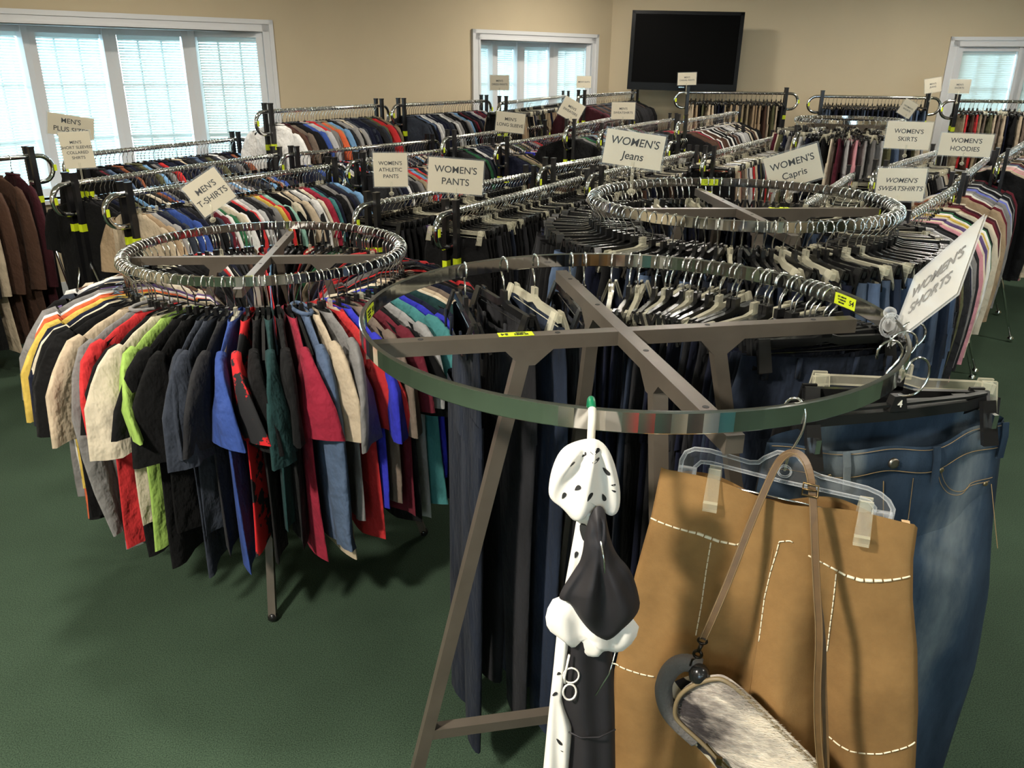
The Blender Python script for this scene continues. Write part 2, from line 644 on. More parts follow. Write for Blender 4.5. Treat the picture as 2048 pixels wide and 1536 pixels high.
def hook_mesh(name, zneck=-0.09):
    mb = MB()
    mb.tube(hook_path(zneck=zneck), 0.0021, n=5)
    return mb.mesh(name, M['wire'], True)


def shirt_hanger_body(name, m, wide=0.205):
    mb = MB()
    mb.box(-0.008, 0.008, -0.005, 0.005, -0.128, -0.092)
    for s in (-1, 1):
        P = [(0, 0, -0.124), (s * 0.03, 0, -0.118), (s * 0.06, 0, -0.127), (s * 0.13, 0, -0.157), (s * 0.18, 0, -0.178), (s * wide, 0, -0.192)]
        mb.tube(P, 0.005, flat=(0.009, 0.014))
    mb.tube([(-wide, 0, -0.192), (0, 0, -0.200), (wide, 0, -0.192)], 0.003, flat=(0.005, 0.006))
    return mb.mesh(name, m)


def clip_hanger_body(name, m, half=0.15, bar_z=-0.108):
    mb = MB()
    mb.box(-0.011, 0.011, -0.005, 0.005, -0.100, -0.074)        # size marker block
    mb.tube([(-half, 0, bar_z - 0.004), (-half + 0.03, 0, bar_z), (-0.03, 0, bar_z), (0, 0, bar_z + 0.008), (0.03, 0, bar_z), (half - 0.03, 0, bar_z), (half, 0, bar_z - 0.004)], 0.005, flat=(0.010, 0.017))
    mb.tube([(-half + .01, 0, bar_z - 0.022), (half - .01, 0, bar_z - 0.022)], 0.0014, n=4)
    for s in (-1, 1):
        x = s * (half - 0.012)
        for y in (-1, 1):
            mb.add([(x - 0.012, y * 0.004, bar_z + 0.012), (x + 0.012, y * 0.004, bar_z + 0.012), (x + 0.014, y * 0.026, bar_z - 0.052), (x - 0.014, y * 0.026, bar_z - 0.052),
                    (x - 0.012, y * 0.010, bar_z + 0.012), (x + 0.012, y * 0.010, bar_z + 0.012), (x + 0.014, y * 0.032, bar_z - 0.050), (x - 0.014, y * 0.032, bar_z - 0.050)],
                   [(0, 1, 2, 3), (4, 7, 6, 5), (0, 4, 5, 1), (1, 5, 6, 2), (2, 6, 7, 3), (3, 7, 4, 0)])
    return mb.mesh(name, m)


HOOK = hook_mesh('hook')
HANG = {
    'shirt_black': shirt_hanger_body('shirt hanger black', M['black']), 'shirt_clear': shirt_hanger_body('shirt hanger clear', M['clear']),
    'clip_black': clip_hanger_body('clip hanger black', M['black']), 'clip_clear': clip_hanger_body('clip hanger clear', M['clear']),
}
GM = {}
for k_ in ('tee', 'shirt', 'sweat', 'jacket', 'coat'):
    GM[k_] = [top_mesh(k_, 100 + i).mesh(k_, M['cloth'], True) for i in range(3 if k_ == 'coat' else 6)]
GM['ring_tee'] = [top_mesh('tee', 300 + i, True).mesh('ring tee', M['cloth'], True) for i in range(22)]
GM['ring_long'] = [top_mesh('shirt', 330 + i, True).mesh('ring long', M['cloth'], True) for i in range(3)]
GM['pants'] = [pants_mesh('long', 400 + i).mesh('pants', M['cloth'], True) for i in range(5)]
GM['jeans'] = [pants_mesh('long', 420 + i).mesh('jeans', M['denim'], True) for i in range(5)]
GM['ring_jeans'] = [pants_mesh('xlong', 440 + i, True).mesh('ring jeans', M['denim'], True) for i in range(8)]
GM['capri'] = [pants_mesh('capri', 460 + i).mesh('capri', M['cloth'], True) for i in range(4)]
GM['shorts'] = [pants_mesh('short', 480 + i).mesh('shorts', M['cloth'], True) for i in range(4)]
GM['skirt'] = [skirt_mesh(500 + i).mesh('skirt', M['cloth'], True) for i in range(4)]

ITEMS = {}       # object name -> list of dicts; the 300 nearest of a name become objects, the rest one heap


def want(name, me, mw, color, label, cat, group, child=None, mat_=None):
    ITEMS.setdefault(name, []).append(dict(me=me, mw=mw, color=color, label=label, cat=cat, group=group, child=child, mat=mat_,
                                           d=(mw.translation - Vector((0, 0, EYE))).length))


def place(px, py, z, yaw, gar, hang, color_name, label, group, hlabel, hgroup, rnd=True, mat_=None):
    """one garment on one hanger at a point of a rail"""
    tilt = rng.uniform(-0.03, 0.03) if rnd else 0
    T = Matrix.Translation((px, py, z)) @ Matrix.Rotation(yaw, 4, 'Z') @ Matrix.Rotation(tilt, 4, 'Y')
    want('shirt_hanger' if hang.startswith('shirt') else 'clip_hanger', HANG[hang], T, None, hlabel, 'hanger', hgroup, child=HOOK)
    if gar:
        name, lst, cat = gar
        want(name, rng.choice(GM[lst]), T, colour(color_name), label, cat, group, mat_=mat_)


def flush_items():
    for name, L_ in ITEMS.items():
        L_.sort(key=lambda q: q['d'])
        for it in L_[:300]:
            o = bpy.data.objects.new(name, it['me'])
            C.objects.link(o)
            o.matrix_world = it['mw']
            if it['color']: o.color = it['color']
            if it['mat'] is not None:
                o.material_slots[0].link = 'OBJECT'
                o.material_slots[0].material = it['mat']
            tag(o, it['label'], it['cat'], it['group'])
            if it['child'] is not None:
                h = bpy.data.objects.new('hook', it['child'])
                C.objects.link(h)
                h.parent = o
        rest = L_[300:]
        if not rest: continue
        mats, V_, F_, I_, K_ = [], [], [], [], []
        off = 0
        for it in rest:
            A = np.array(it['mw'])
            for me in [it['me']] + ([it['child']] if it['child'] else []):
                nv = len(me.vertices)
                co = np.empty(nv * 3)
                me.vertices.foreach_get('co', co)
                co = co.reshape(-1, 3) @ A[:3, :3].T + A[:3, 3]
                V_.append(co)
                mt = it['mat'] or me.materials[0]
                mt = {M['cloth']: M['cloth_many'], M['denim']: M['denim_many']}.get(mt, mt)
                if mt not in mats: mats.append(mt)
                mi = mats.index(mt)
                for p in me.polygons:
                    F_.append(tuple(v + off for v in p.vertices))
                    I_.append(mi)
                c = it['color'] or (0, 0, 0, 1)
                K_.append(np.tile(np.array(c), (nv, 1)))
                off += nv
        me = bpy.data.meshes.new(name + ' heap')
        me.from_pydata(np.concatenate(V_).tolist(), [], F_)
        for mt in mats: me.materials.append(mt)
        me.polygons.foreach_set('material_index', I_)
        me.polygons.foreach_set('use_smooth', [True] * len(F_))
        at = me.color_attributes.new('tint', 'FLOAT_COLOR', 'POINT')
        at.data.foreach_set('color', np.concatenate(K_).ravel())
        me.update()
        o = link(name, me)
        tag(o, 'the many further %s crowded on the rails towards the far wall' % name.replace('_', ' ') + ('s' if not name.endswith('s') else ''), L_[0]['cat'], kind='stuff')


# ------------------------------------------------------------------ room
def struct(name, mb, m, parent=None, smooth=False):
    o = link(name, mb.mesh(name, m, smooth), parent)
    if parent is None: o['kind'] = 'structure'
    return o


def V2(p):
    return Vector((p[0], p[1]))


def seg(mb, A, B, z0, z1, n, t0, t1, mi=0):
    """upright slab between plan points A and B, from offset t0 to t1 along normal n"""
    A, B, n = V2(A), V2(B), V2(n)
    vs = []
    for P in (A, B):
        for t in (t0, t1):
            for z in (z0, z1):
                q = P + n * t
                vs.append((q.x, q.y, z))
    return mb.add(vs, [(0, 1, 3, 2), (4, 6, 7, 5), (0, 4, 5, 1), (2, 3, 7, 6), (0, 2, 6, 4), (1, 5, 7, 3)], mi)


mb = MB(); mb.box(-8, 10, -5, 12.5, -0.12, 0)
struct('floor', mb, M['carpet'])
mb = MB(); mb.box(-8, 10, -5, 12.5, CEIL, CEIL + 0.12)
struct('ceiling', mb, M['ceiling'])

WD = Vector((0.78801, 0.61566))
WN = Vector((-0.61566, 0.78801))
CORN = Vector((1.10, 9.985))
HEAD, SILL, HD1 = 2.035, 0.78, 2.02


def onwall(p):          # foot of a point on the left wall line
    p = V2(p)
    return CORN + WD * ((p - CORN).dot(WD))


A1, B1 = onwall((-3.935, 6.051)), onwall((-2.162, 7.436))
A2, B2 = onwall((-0.366, 8.840)), onwall((0.856, 9.795))
LEND = CORN - WD * 8.6
mb = MB()
for a, b in ((LEND, A1), (B1, A2), (B2, CORN)):
    seg(mb, a, b, 0, CEIL, WN, 0, 0.14)
for a, b in ((A1, B1), (A2, B2)):
    seg(mb, a, b, 0, SILL, WN, 0, 0.14)
    seg(mb, a, b, HEAD, CEIL, WN, 0, 0.14)
struct('wall_left', mb, M['wall'])

RD = Vector((math.cos(R(-12.4)), math.sin(R(-12.4))))
RN = Vector((-RD.y, RD.x))
RW_A, RW_B = CORN + RD * 3.68, CORN + RD * 5.6          # opening of the right window
REND = CORN + RD * 8.2
mb = MB()
for a, b in ((CORN, RW_A), (RW_B, REND)):
    seg(mb, a, b, 0, CEIL, RN, 0, 0.14)
seg(mb, RW_A, RW_B, 0, SILL, RN, 0, 0.14)
seg(mb, RW_A, RW_B, HD1, CEIL, RN, 0, 0.14)
struct('wall_right', mb, M['wall'])
for nm, a, b in (('wall_west', (LEND.x, LEND.y), (LEND.x, -4.6)), ('wall_east', (REND.x, REND.y), (REND.x, -4.6))):
    mb = MB()
    nn = {'wall_west': (-1, 0), 'wall_east': (1, 0), 'wall_back': (0, -1)}[nm]
    seg(mb, a, b, 0, CEIL, nn, 0, 0.14)
    struct(nm, mb, M['wall'])
mb = MB()
for a, b, z0_, z1_ in (((LEND.x, -4.6), (-1.6, -4.6), 0, CEIL), ((1.9, -4.6), (REND.x, -4.6), 0, CEIL), ((-1.6, -4.6), (1.9, -4.6), 0, 0.5), ((-1.6, -4.6), (1.9, -4.6), 2.3, CEIL)):
    seg(mb, a, b, z0_, z1_, (0, -1), 0, 0.14)
struct('wall_back', mb, M['wall'])
mb = MB()
seg(mb, LEND, CORN, 0, 0.13, WN, -0.016, 0)
struct('baseboard_left', mb, M['trim'])
mb = MB()
seg(mb, CORN, REND, 0, 0.13, RN, -0.016, 0)
struct('baseboard_right', mb, M['trim'])


def bow(A, B, n, s):
    W = (B - A).length
    wd = (B - A) / W
    wn = Vector((-wd.y, wd.x))
    if s < 1e-3: return [A + (B - A) * i / n for i in range(n + 1)]
    Rr = (W * W / 4 + s * s) / (2 * s)
    half = math.asin(W / 2 / Rr)
    c = (A + B) / 2 - wn * (Rr - s)
    return [c + Rr * (math.sin(a) * wd + math.cos(a) * wn) for a in [lerp(-half, half, i / n) for i in range(n + 1)]]


def glass_mat():
    m, nt, b = mat('window glass')
    nt.nodes.remove(b)
    out = nt.nodes['Material Output']
    tr = N(nt, 'ShaderNodeBsdfTransparent')
    gl = N(nt, 'ShaderNodeBsdfGlossy')
    gl.inputs['Roughness'].default_value = 0.02
    mx = N(nt, 'ShaderNodeMixShader')
    mx.inputs[0].default_value = 0.06
    nt.links.new(tr.outputs[0], mx.inputs[1])
    nt.links.new(gl.outputs[0], mx.inputs[2])
    nt.links.new(mx.outputs[0], out.inputs[0])
    return m


M['glass'] = glass_mat()


def blind_mat():
    m, nt, b = mat('translucent blind slats')
    nt.nodes.remove(b)
    out = nt.nodes['Material Output']
    d = N(nt, 'ShaderNodeBsdfDiffuse')
    d.inputs[0].default_value = (0.82, 0.84, 0.82, 1)
    t = N(nt, 'ShaderNodeBsdfTranslucent')
    t.inputs[0].default_value = (0.80, 0.84, 0.80, 1)
    mx = N(nt, 'ShaderNodeMixShader')
    mx.inputs[0].default_value = 0.45
    nt.links.new(d.outputs[0], mx.inputs[1])
    nt.links.new(t.outputs[0], mx.inputs[2])
    nt.links.new(mx.outputs[0], out.inputs[0])
    return m


M['blind'] = blind_mat()


def window(name, A, B, n, sag, z0, z1, slat_tilt, casing=0.095):
    nodes = bow(A, B, n, sag)
    wd = (B - A).normalized()
    wn = Vector((-wd.y, wd.x))
    root = empty(name, (A.x, A.y, 0))
    root['kind'] = 'structure'
    back = root.location.copy()

    def done(nm, mb, m, par=root):
        me = mb.mesh(nm, m)
        me.transform(Matrix.Translation(-back))
        return link(nm, me, par)
    # casing on the room side: stepped moulding around the opening
    mb = MB()
    c = casing
    for k, (w0, w1, th) in enumerate(((0.0, c, 0.018), (c * 0.62, c, 0.030), (0.0, c * 0.2, 0.026))):
        seg(mb, A - wd * w1, A - wd * w0, z0 - 0.05, z1 + w1, wn, -th, 0.0)
        seg(mb, B + wd * w0, B + wd * w1, z0 - 0.05, z1 + w1, wn, -th, 0.0)
        seg(mb, A - wd * w1, B + wd * w1, z1 + w0, z1 + w1, wn, -th, 0.0)
    done('casing', mb, M['trim'])
    # head and stool boards filling the bow
    for nm, za, zb in (('head_board', z1, z1 + 0.03), ('stool', z0 - 0.03, z0)):
        mb = MB()
        poly = [A - wn * (0.0 if nm == 'head_board' else 0.05)] + [p + wn * 0.16 for p in nodes] + [B - wn * (0.0 if nm == 'head_board' else 0.05)]
        k = len(poly)
        vs = [(p.x, p.y, za) for p in poly] + [(p.x, p.y, zb) for p in poly]
        fs = [tuple(range(k))[::-1], tuple(range(k, 2 * k))] + [(i, (i + 1) % k, (i + 1) % k + k, i + k) for i in range(k)]
        mb.add(vs, fs)
        done(nm, mb, M['trim'])
    # jambs beside the bow
    mb = MB()
    seg(mb, A - wd * 0.03, A, z0, z1, wn, 0.0, 0.17)
    seg(mb, B, B + wd * 0.03, z0, z1, wn, 0.0, 0.17)
    done('jamb', mb, M['trim'])
    for i in range(n):
        P, Q = nodes[i], nodes[i + 1]
        d = (Q - P).normalized()
        nn = Vector((-d.y, d.x))
        L = (Q - P).length
        # sash frame with corner mullion
        mb = MB()
        m_ = 0.052
        seg(mb, P - d * 0.022, P + d * m_, z0, z1, nn, 0.0, 0.15)
        seg(mb, Q - d * m_, Q + d * 0.022, z0, z1, nn, 0.0, 0.15)
        seg(mb, P, Q, z1 - 0.045, z1, nn, 0.02, 0.14)
        seg(mb, P, Q, z0, z0 + 0.05, nn, 0.02, 0.14)
        f = done('sash', mb, M['trim'])
        mb = MB()
        seg(mb, P + d * m_, Q - d * m_, z0 + 0.05, z1 - 0.045, nn, 0.118, 0.122)
        done('pane', mb, M['glass'], f)
        mb = MB()
        for t in (0.36, 0.66):
            c_ = P + d * (L * t)
            seg(mb, c_ - d * 0.009, c_ + d * 0.009, z0 + 0.05, z1 - 0.045, nn, 0.105, 0.117)
        for t in (0.33, 0.66):
            zz = lerp(z0, z1, t)
            seg(mb, P + d * m_, Q - d * m_, zz - 0.009, zz + 0.009, nn, 0.105, 0.117)
        done('muntin', mb, M['trim'], f)
        # venetian blind
        mb = MB()
        a, b = P + d * (m_ + 0.008), Q - d * (m_ + 0.008)
        ta = R(slat_tilt)
        z = z1 - 0.08
        while z > z0 + 0.07:
            hw = 0.0125
            vs = []
            for pt in (a, b):
                for s in (-1, 1):
                    q = pt + nn * (0.070 + s * hw * math.cos(ta))
                    zz = z + s * hw * math.sin(ta)
                    vs += [(q.x, q.y, zz), (q.x, q.y, zz - 0.0008)]
            mb.add(vs, [(0, 2, 6, 4), (1, 5, 7, 3), (0, 4, 5, 1), (2, 3, 7, 6), (0, 1, 3, 2), (4, 6, 7, 5)])
            z -= 0.0215
        seg(mb, a, b, z1 - 0.075, z1 - 0.045, nn, 0.050, 0.090)
        seg(mb, a, b, z0 + 0.052, z0 + 0.066, nn, 0.058, 0.082)
        done('blind', mb, M['blind'], f)
    return root


window('window_1', A1, B1, 4, 0.40, SILL, HEAD, 38)
window('window_2', A2, B2, 4, 0.30, SILL, HEAD, 44)
window('window_3', RW_A, RW_B, 3, 0.0, SILL, HD1, 52)

window('added_back_window', Vector((1.9, -4.6)), Vector((-1.6, -4.6)), 4, 0.0, 0.5, 2.3, 10)  # unseen window, added behind the camera for chrome reflections and floor glow

# ceiling fixtures (out of frame above): each a recessed troffer carrying its own lamp
for i, (x, y) in enumerate(LAMPS):
    root = empty('ceiling_light', (x, y, CEIL))
    tag(root, 'recessed ceiling light panel above the clothes racks, out of the picture', 'ceiling light', 'ceiling light panels')
    mb = MB()
    for s in (-1, 1):
        mb.box(s * 0.24 - 0.02, s * 0.24 + 0.02, -0.26, 0.26, -0.03, 0)
        mb.box(-0.26, 0.26, s * 0.24 - 0.02, s * 0.24 + 0.02, -0.03, 0)
    link('frame', mb.mesh('frame', M['trim']), root)
    ld = bpy.data.lights.new('lamp', 'AREA')
    ld.shape = 'RECTANGLE'
    ld.size, ld.size_y = 0.24, 0.24
    ld.energy = LAMP_W * (0.9 if y < -2 else 4.6 if i == 0 else 0.40 if i == 1 else 1.0)
    ld.color = (1.0, 0.925, 0.81)
    lo = bpy.data.objects.new('lamp', ld)
    C.objects.link(lo)
    lo.parent = root
    lo.location = (0, 0, -0.035)


# ------------------------------------------------------------------ racks
def arc_loop(end, out, z_top, h, n=10):
    """half circle from the rail down and back to the post; end = rail end point, out = unit outward"""
    pts = []
    r = h / 2
    for i in range(n + 1):
        a = PI / 2 - PI * i / n
        pts.append((end.x + out.x * (r * math.cos(a) + 0.05), end.y + out.y * (r * math.cos(a) + 0.05), z_top - r + r * math.sin(a)))
    return pts


RACKS = {}
LOOP = 0.155


def rail_rack(key, A, B, z, label, stickers=(0, 1)):
    A, B = V2(A), V2(B)
    d = (B - A).normalized()
    n = Vector((-d.y, d.x))
    mid = (A + B) / 2
    root = empty('rail_rack', (mid.x, mid.y, 0))
    tag(root, label, 'clothes rack')
    L = (B - A).length

    def part(nm, mb, m, smooth=False, par=root):
        me = mb.mesh(nm, m, smooth)
        me.transform(Matrix.Translation((-mid.x, -mid.y, 0)))
        return link(nm, me, par)
    zc = z - 0.014
    mb = MB()
    pts = [p for p in reversed(arc_loop(A, -d, zc, LOOP))]
    pts = [(A.x + d.x * 0.03, A.y + d.y * 0.03, zc - LOOP)] + pts
    pts += arc_loop(B, d, zc, LOOP) + [(B.x - d.x * 0.03, B.y - d.y * 0.03, zc - LOOP)]
    mb.tube(pts, 0.0145, n=10)
    part('rail', mb, M['chrome'], True)
    for e, o in ((A, -d), (B, d)):
        for s in (-1, 1):
            c = e + n * (s * 0.030)
            mb = MB()
            seg(mb, c - d * 0.015, c + d * 0.015, 0.10, z + 0.035, n, -0.011, 0.011)
            seg(mb, c - d * 0.017, c + d * 0.017, z + 0.035, z + 0.045, n, -0.013, 0.013)
            p = part('post', mb, M['post'])
            zs_ = z - rng.uniform(0.24, 0.27)
            mb = MB()
            seg(mb, c - d * 0.0165, c + d * 0.0165, zs_ - 0.02, zs_ + 0.02, n, -0.0125, 0.0125)
            part('sticker', mb, M['yellow'], par=p)
        mb = MB()
        seg(mb, e - d * 0.008, e + d * 0.008, zc - 0.008, zc + 0.008, n, -0.035, 0.035)
        seg(mb, e - d * 0.008, e + d * 0.008, zc - LOOP - 0.008, zc - LOOP + 0.008, n, -0.035, 0.035)
        part('bolt', mb, M['chrome'])
        # splayed chrome feet
        for s in (-1, 1):
            mb = MB()
            c = e + n * (s * 0.03)
            f = e + n * (s * 0.30)
            mb.tube([(c.x, c.y, z - 0.42), (f.x, f.y, 0.03)], 0.008, n=6)
            mb.ball((f.x, f.y, 0.022), 0.022, 8)
            part('foot', mb, M['chrome'], True)
        mb = MB()
        lo = e + o * (0.05 + LOOP / 2)
        seg(mb, lo - d * 0.0005 - n * 0.0, lo + d * 0.0165, zc - LOOP / 2 - 0.018, zc - LOOP / 2 + 0.018, n, -0.0165, 0.0165)
        part('sticker', mb, M['yellow'])
    mb = MB()
    mb.tube([(A.x, A.y, 0.16), (B.x, B.y, 0.16)], 0.012, n=6)
    part('base_bar', mb, M['post'])
    RACKS[key] = (A, B, z, d, n, L)
    return root


COLS_MEN = ['black'] * 6 + ['charcoal'] * 4 + ['navy'] * 5 + ['slate', 'grey', 'grey', 'heather grey', 'light grey', 'white', 'white', 'cream', 'beige', 'khaki', 'olive', 'brown', 'maroon', 'blue', 'steel blue', 'sky blue', 'green', 'rust', 'slate', 'slate', 'taupe', 'charcoal', 'black', 'black', 'grey', 'red']
COLS_BRIGHT = COLS_MEN + ['red', 'orange', 'teal', 'royal blue', 'lime', 'pink', 'white', 'mint', 'crimson']
COLS_WOM = ['black'] * 6 + ['white', 'cream', 'cream', 'beige', 'heather grey', 'grey', 'grey', 'pink', 'lavender', 'maroon', 'wine', 'navy', 'navy', 'steel blue', 'tan', 'brown', 'charcoal', 'charcoal', 'light grey', 'light grey', 'olive']
COLS_PANT = ['black'] * 9 + ['charcoal', 'charcoal', 'navy', 'slate', 'dark blue', 'brown', 'grey']
COLS_KHAKI = ['khaki', 'khaki', 'tan', 'tan', 'olive', 'charcoal', 'taupe', 'black', 'navy', 'beige', 'brown', 'khaki']
COLS_JEAN = ['dark blue', 'dark blue', 'mid blue', 'mid blue', 'navy', 'faded blue', 'steel blue', 'charcoal']


def noun(cat): return cat


def fill(key, gar, hang, cols, where, step=0.036, first=None, clear=0.25, a=0.04, b=None, yaw_j=0.10, fn=None):
    A, B, z, d, n, L = RACKS[key]
    b = L - 0.04 if b is None else b
    yaw = math.atan2(-n.y, -n.x)
    t = a
    k = 0
    while t < b:
        P = A + d * t
        g = gar[k % len(gar)] if fn is None else fn(k)
        cname = first[k] if first and k < len(first) else rng.choice(cols)
        k += 1
        h = hang + ('_clear' if rng.random() < clear else '_black')
        label = '%s %s, %s from the near post, %s' % (cname, g[2], ordinal(k), where)
        place(P.x, P.y, z, yaw + rng.uniform(-yaw_j, yaw_j), g, h, cname, label, '%ss on the %s' % (g[2], where),
              '%s %s hanger with chrome hook on the %s' % ('clear' if h.endswith('clear') else 'black', hang, where), '%s hangers on the %s' % (hang, where))
        t += step * rng.uniform(0.75, 1.3)


TEE = ('t_shirt', 'tee', 't-shirt')
SHIRT = ('long_sleeve_shirt', 'shirt', 'long-sleeve shirt')
POLO = ('short_sleeve_shirt', 'tee', 'short-sleeve shirt')
SWEAT = ('sweatshirt', 'sweat', 'sweatshirt')
JACK = ('suit_jacket', 'jacket', 'suit jacket')
COAT = ('coat', 'coat', 'long coat')
PANTS = ('trousers', 'pants', 'trousers')
JEANS = ('jeans', 'jeans', 'jeans')
CAPRI = ('capri_pants', 'capri', 'capri pants')
SHORTS = ('shorts', 'shorts', 'shorts')
SKIRT = ('skirt', 'skirt', 'skirt')

RT = {
    'R1': ((-3.75, 3.80), (-2.95, 5.03), 1.25), 'R2': ((-2.70, 5.15), (-2.14, 6.40), 1.25),
    'L1': ((-1.78, 6.09), (-1.16, 7.24), 1.47), 'L2': ((-0.96, 7.17), (-0.30, 8.30), 1.478), 'L3': ((-0.10, 7.21), (0.56, 9.32), 1.50), 'L4': ((0.62, 7.88), (1.35, 9.55), 1.54),
    'R3': ((-2.36, 4.35), (-1.71, 5.96), 1.18), 'R3b': ((-1.54, 5.80), (-0.71, 7.01), 1.20), 'R3c': ((-0.47, 6.20), (0.25, 7.58), 1.29), 'R3d': ((0.42, 6.29), (1.10, 8.02), 1.37),
    'R4': ((-1.91, 4.00), (-1.17, 5.28), 1.18), 'R4b': ((-1.01, 5.40), (-0.20, 6.72), 1.20), 'R4c': ((-0.08, 6.17), (0.70, 7.72), 1.25), 'R4d': ((0.69, 6.35), (1.50, 7.97), 1.34),
    'R4e': ((1.34, 6.72), (2.21, 8.39), 1.39), 'R5': ((-0.69, 3.95), (0.10, 5.18), 1.15), 'R5b': ((0.22, 5.15), (1.21, 6.68), 1.20), 'R5c': ((1.26, 6.54), (2.09, 7.77), 1.25),
    'R6': ((-0.29, 3.73), (0.42, 5.02), 1.15), 'R6b': ((0.50, 4.95), (1.38, 6.41), 1.18), 'R7': ((1.30, 5.52), (2.22, 7.10), 1.25), 'R7b': ((2.26, 6.63), (3.20, 8.03), 1.32),
    'R9': ((1.31, 3.79), (2.20, 5.34), 1.15), 'R9b': ((2.17, 4.89), (3.08, 6.06), 1.23), 'R10': ((1.70, 3.55), (2.65, 4.87), 1.15), 'R10b': ((2.56, 4.74), (3.53, 6.18), 1.18),
    'R11': ((3.25, 5.53), (4.34, 7.04), 1.25), 'F1': ((1.83, 9.0), (2.83, 8.88), 1.56), 'F2': ((3.13, 8.66), (4.1, 8.44), 1.54), 'F3': ((4.14, 7.95), (5.15, 7.75), 1.53),
}
WHERE = {
    'R1': 'coat rack at left', 'R2': 'men\'s plus sizes rack', 'L1': 'high rack beside big window', 'L2': 'high rack before blank wall',
    'L3': 'men\'s dress pants rack', 'L4': 'men\'s suits rack', 'R3': 'men\'s short sleeved rack', 'R3b': 'rack before long sleeve sign',
    'R3c': 'men\'s long sleeve rack', 'R3d': 'men\'s sweaters rack', 'R4': 'rack behind round T-shirts rack', 'R4b': 'rack behind athletic pants sign', 'R4c': 'rack right of long sleeve sign',
    'R4d': 'men\'s sweatshirts rack', 'R4e': 'last rack before khaki pants', 'R5': 'women\'s athletic pants rack', 'R5b': 'rack left of women\'s jeans sign', 'R5c': 'rack beyond women\'s jeans sign',
    'R6': 'women\'s pants rack', 'R6b': 'rack under women\'s jeans sign', 'R7': 'women\'s capris rack', 'R7b': 'black trousers rack behind capris', 'R9': 'rack left of women\'s sweatshirts',
    'R9b': 'women\'s skirts rack', 'R10': 'women\'s sweatshirts rack', 'R10b': 'women\'s hoodies rack', 'R11': 'rightmost rack of tops', 'F1': 'khaki pants rack under television',
    'F2': 'men\'s jeans far-wall rack', 'F3': 'men\'s shorts rack',
}
for k, (a, b, z) in RT.items():
    w = WHERE[k]
    rail_rack(k, a, b, z, 'chrome and black double-post clothes rack, the ' + w)

rail_rack('RX', (-1.3, -1.35), (1.9, -1.15), 1.22, 'chrome clothes rack behind the camera, mirrored in the nearest chrome ring')
fill('RX', [PANTS], 'clip', ['beige', 'cream', 'red', 'charcoal', 'white', 'teal', 'brown', 'light grey', 'cream'], 'rack mirrored in the chrome ring', step=0.22)
fill('R1', [COAT], 'shirt', ['black', 'burgundy', 'brown', 'navy'], WHERE['R1'], step=0.085, clear=0.1, b=1.44, first=['black', 'navy', 'charcoal', 'black', 'navy', 'black', 'charcoal', 'black', 'navy', 'black', 'beige', 'brown', 'brown', 'burgundy', 'khaki', 'navy', 'navy', 'navy'])
A_, B_, z_, d_, n_, L_ = RACKS['R1']
fill('R2', [SHIRT, POLO], 'shirt', COLS_MEN, WHERE['R2'], step=0.034, first=['black', 'maroon', 'charcoal', 'steel blue', 'black', 'navy', 'rust', 'charcoal', 'navy'])
fill('L1', [POLO, SHIRT], 'shirt', COLS_MEN + ['khaki', 'olive', 'heather grey', 'taupe'], WHERE['L1'], step=0.034,
     first=['white', 'white', 'brown', 'burgundy', 'taupe', 'black', 'black', 'navy', 'blue', 'heather grey', 'light grey', 'red', 'grey', 'grey', 'orange', 'khaki', 'sky blue'])
fill('L2', [SHIRT], 'shirt', ['light grey', 'sky blue', 'navy', 'charcoal', 'heather grey', 'maroon', 'black', 'slate', 'white'], WHERE['L2'], step=0.036, first=['slate', 'slate', 'black', 'steel blue', 'navy'])
fill('L3', [PANTS], 'clip', COLS_PANT + COLS_KHAKI, WHERE['L3'], step=0.038)
fill('L4', [JACK], 'shirt', ['black', 'charcoal', 'charcoal', 'slate', 'brown'], WHERE['L4'], step=0.055, first=['burgundy', 'wine', 'charcoal'])
fill('R3', [POLO], 'shirt', COLS_MEN, WHERE['R3'], step=0.031, first=['black', 'black', 'charcoal', 'black', 'navy'])
fill('R3b', [SHIRT], 'shirt', COLS_MEN + ['light grey', 'heather grey'], WHERE['R3b'], step=0.034, first=['navy', 'slate', 'black'])
fill('R3c', [SHIRT], 'shirt', COLS_MEN, WHERE['R3c'], step=0.036, first=['charcoal', 'black'])
fill('R3d', [SWEAT], 'shirt', COLS_MEN, WHERE['R3d'], step=0.045, first=['black', 'charcoal'])
fill('R4', [TEE], 'shirt', COLS_MEN, WHERE['R4'], step=0.030, clear=0.3,
     first=['beige', 'tan', 'heather grey', 'navy', 'slate', 'blue', 'slate', 'navy', 'charcoal', 'charcoal', 'black', 'slate', 'maroon', 'white', 'green', 'cream', 'white', 'black', 'red', 'white', 'light grey', 'charcoal', 'charcoal', 'grey', 'yellow', 'red', 'mint',
            'black', 'black', 'cream', 'black', 'beige', 'charcoal', 'white', 'charcoal', 'cream', 'crimson', 'crimson', 'teal', 'navy'])
fill('R4b', [SHIRT], 'shirt', COLS_BRIGHT, WHERE['R4b'], step=0.034, first=['charcoal', 'black', 'slate'])
fill('R4c', [SHIRT, SWEAT], 'shirt', ['olive', 'charcoal', 'navy', 'royal blue', 'khaki', 'crimson', 'steel blue', 'orange', 'rust', 'light grey', 'brown', 'black'], WHERE['R4c'], step=0.036,
     first=['navy', 'navy', 'black', 'olive', 'taupe', 'khaki', 'charcoal', 'tan', 'black', 'charcoal', 'royal blue', 'black'])
fill('R4d', [SWEAT], 'shirt', COLS_BRIGHT, WHERE['R4d'], step=0.045, first=['black', 'charcoal'])
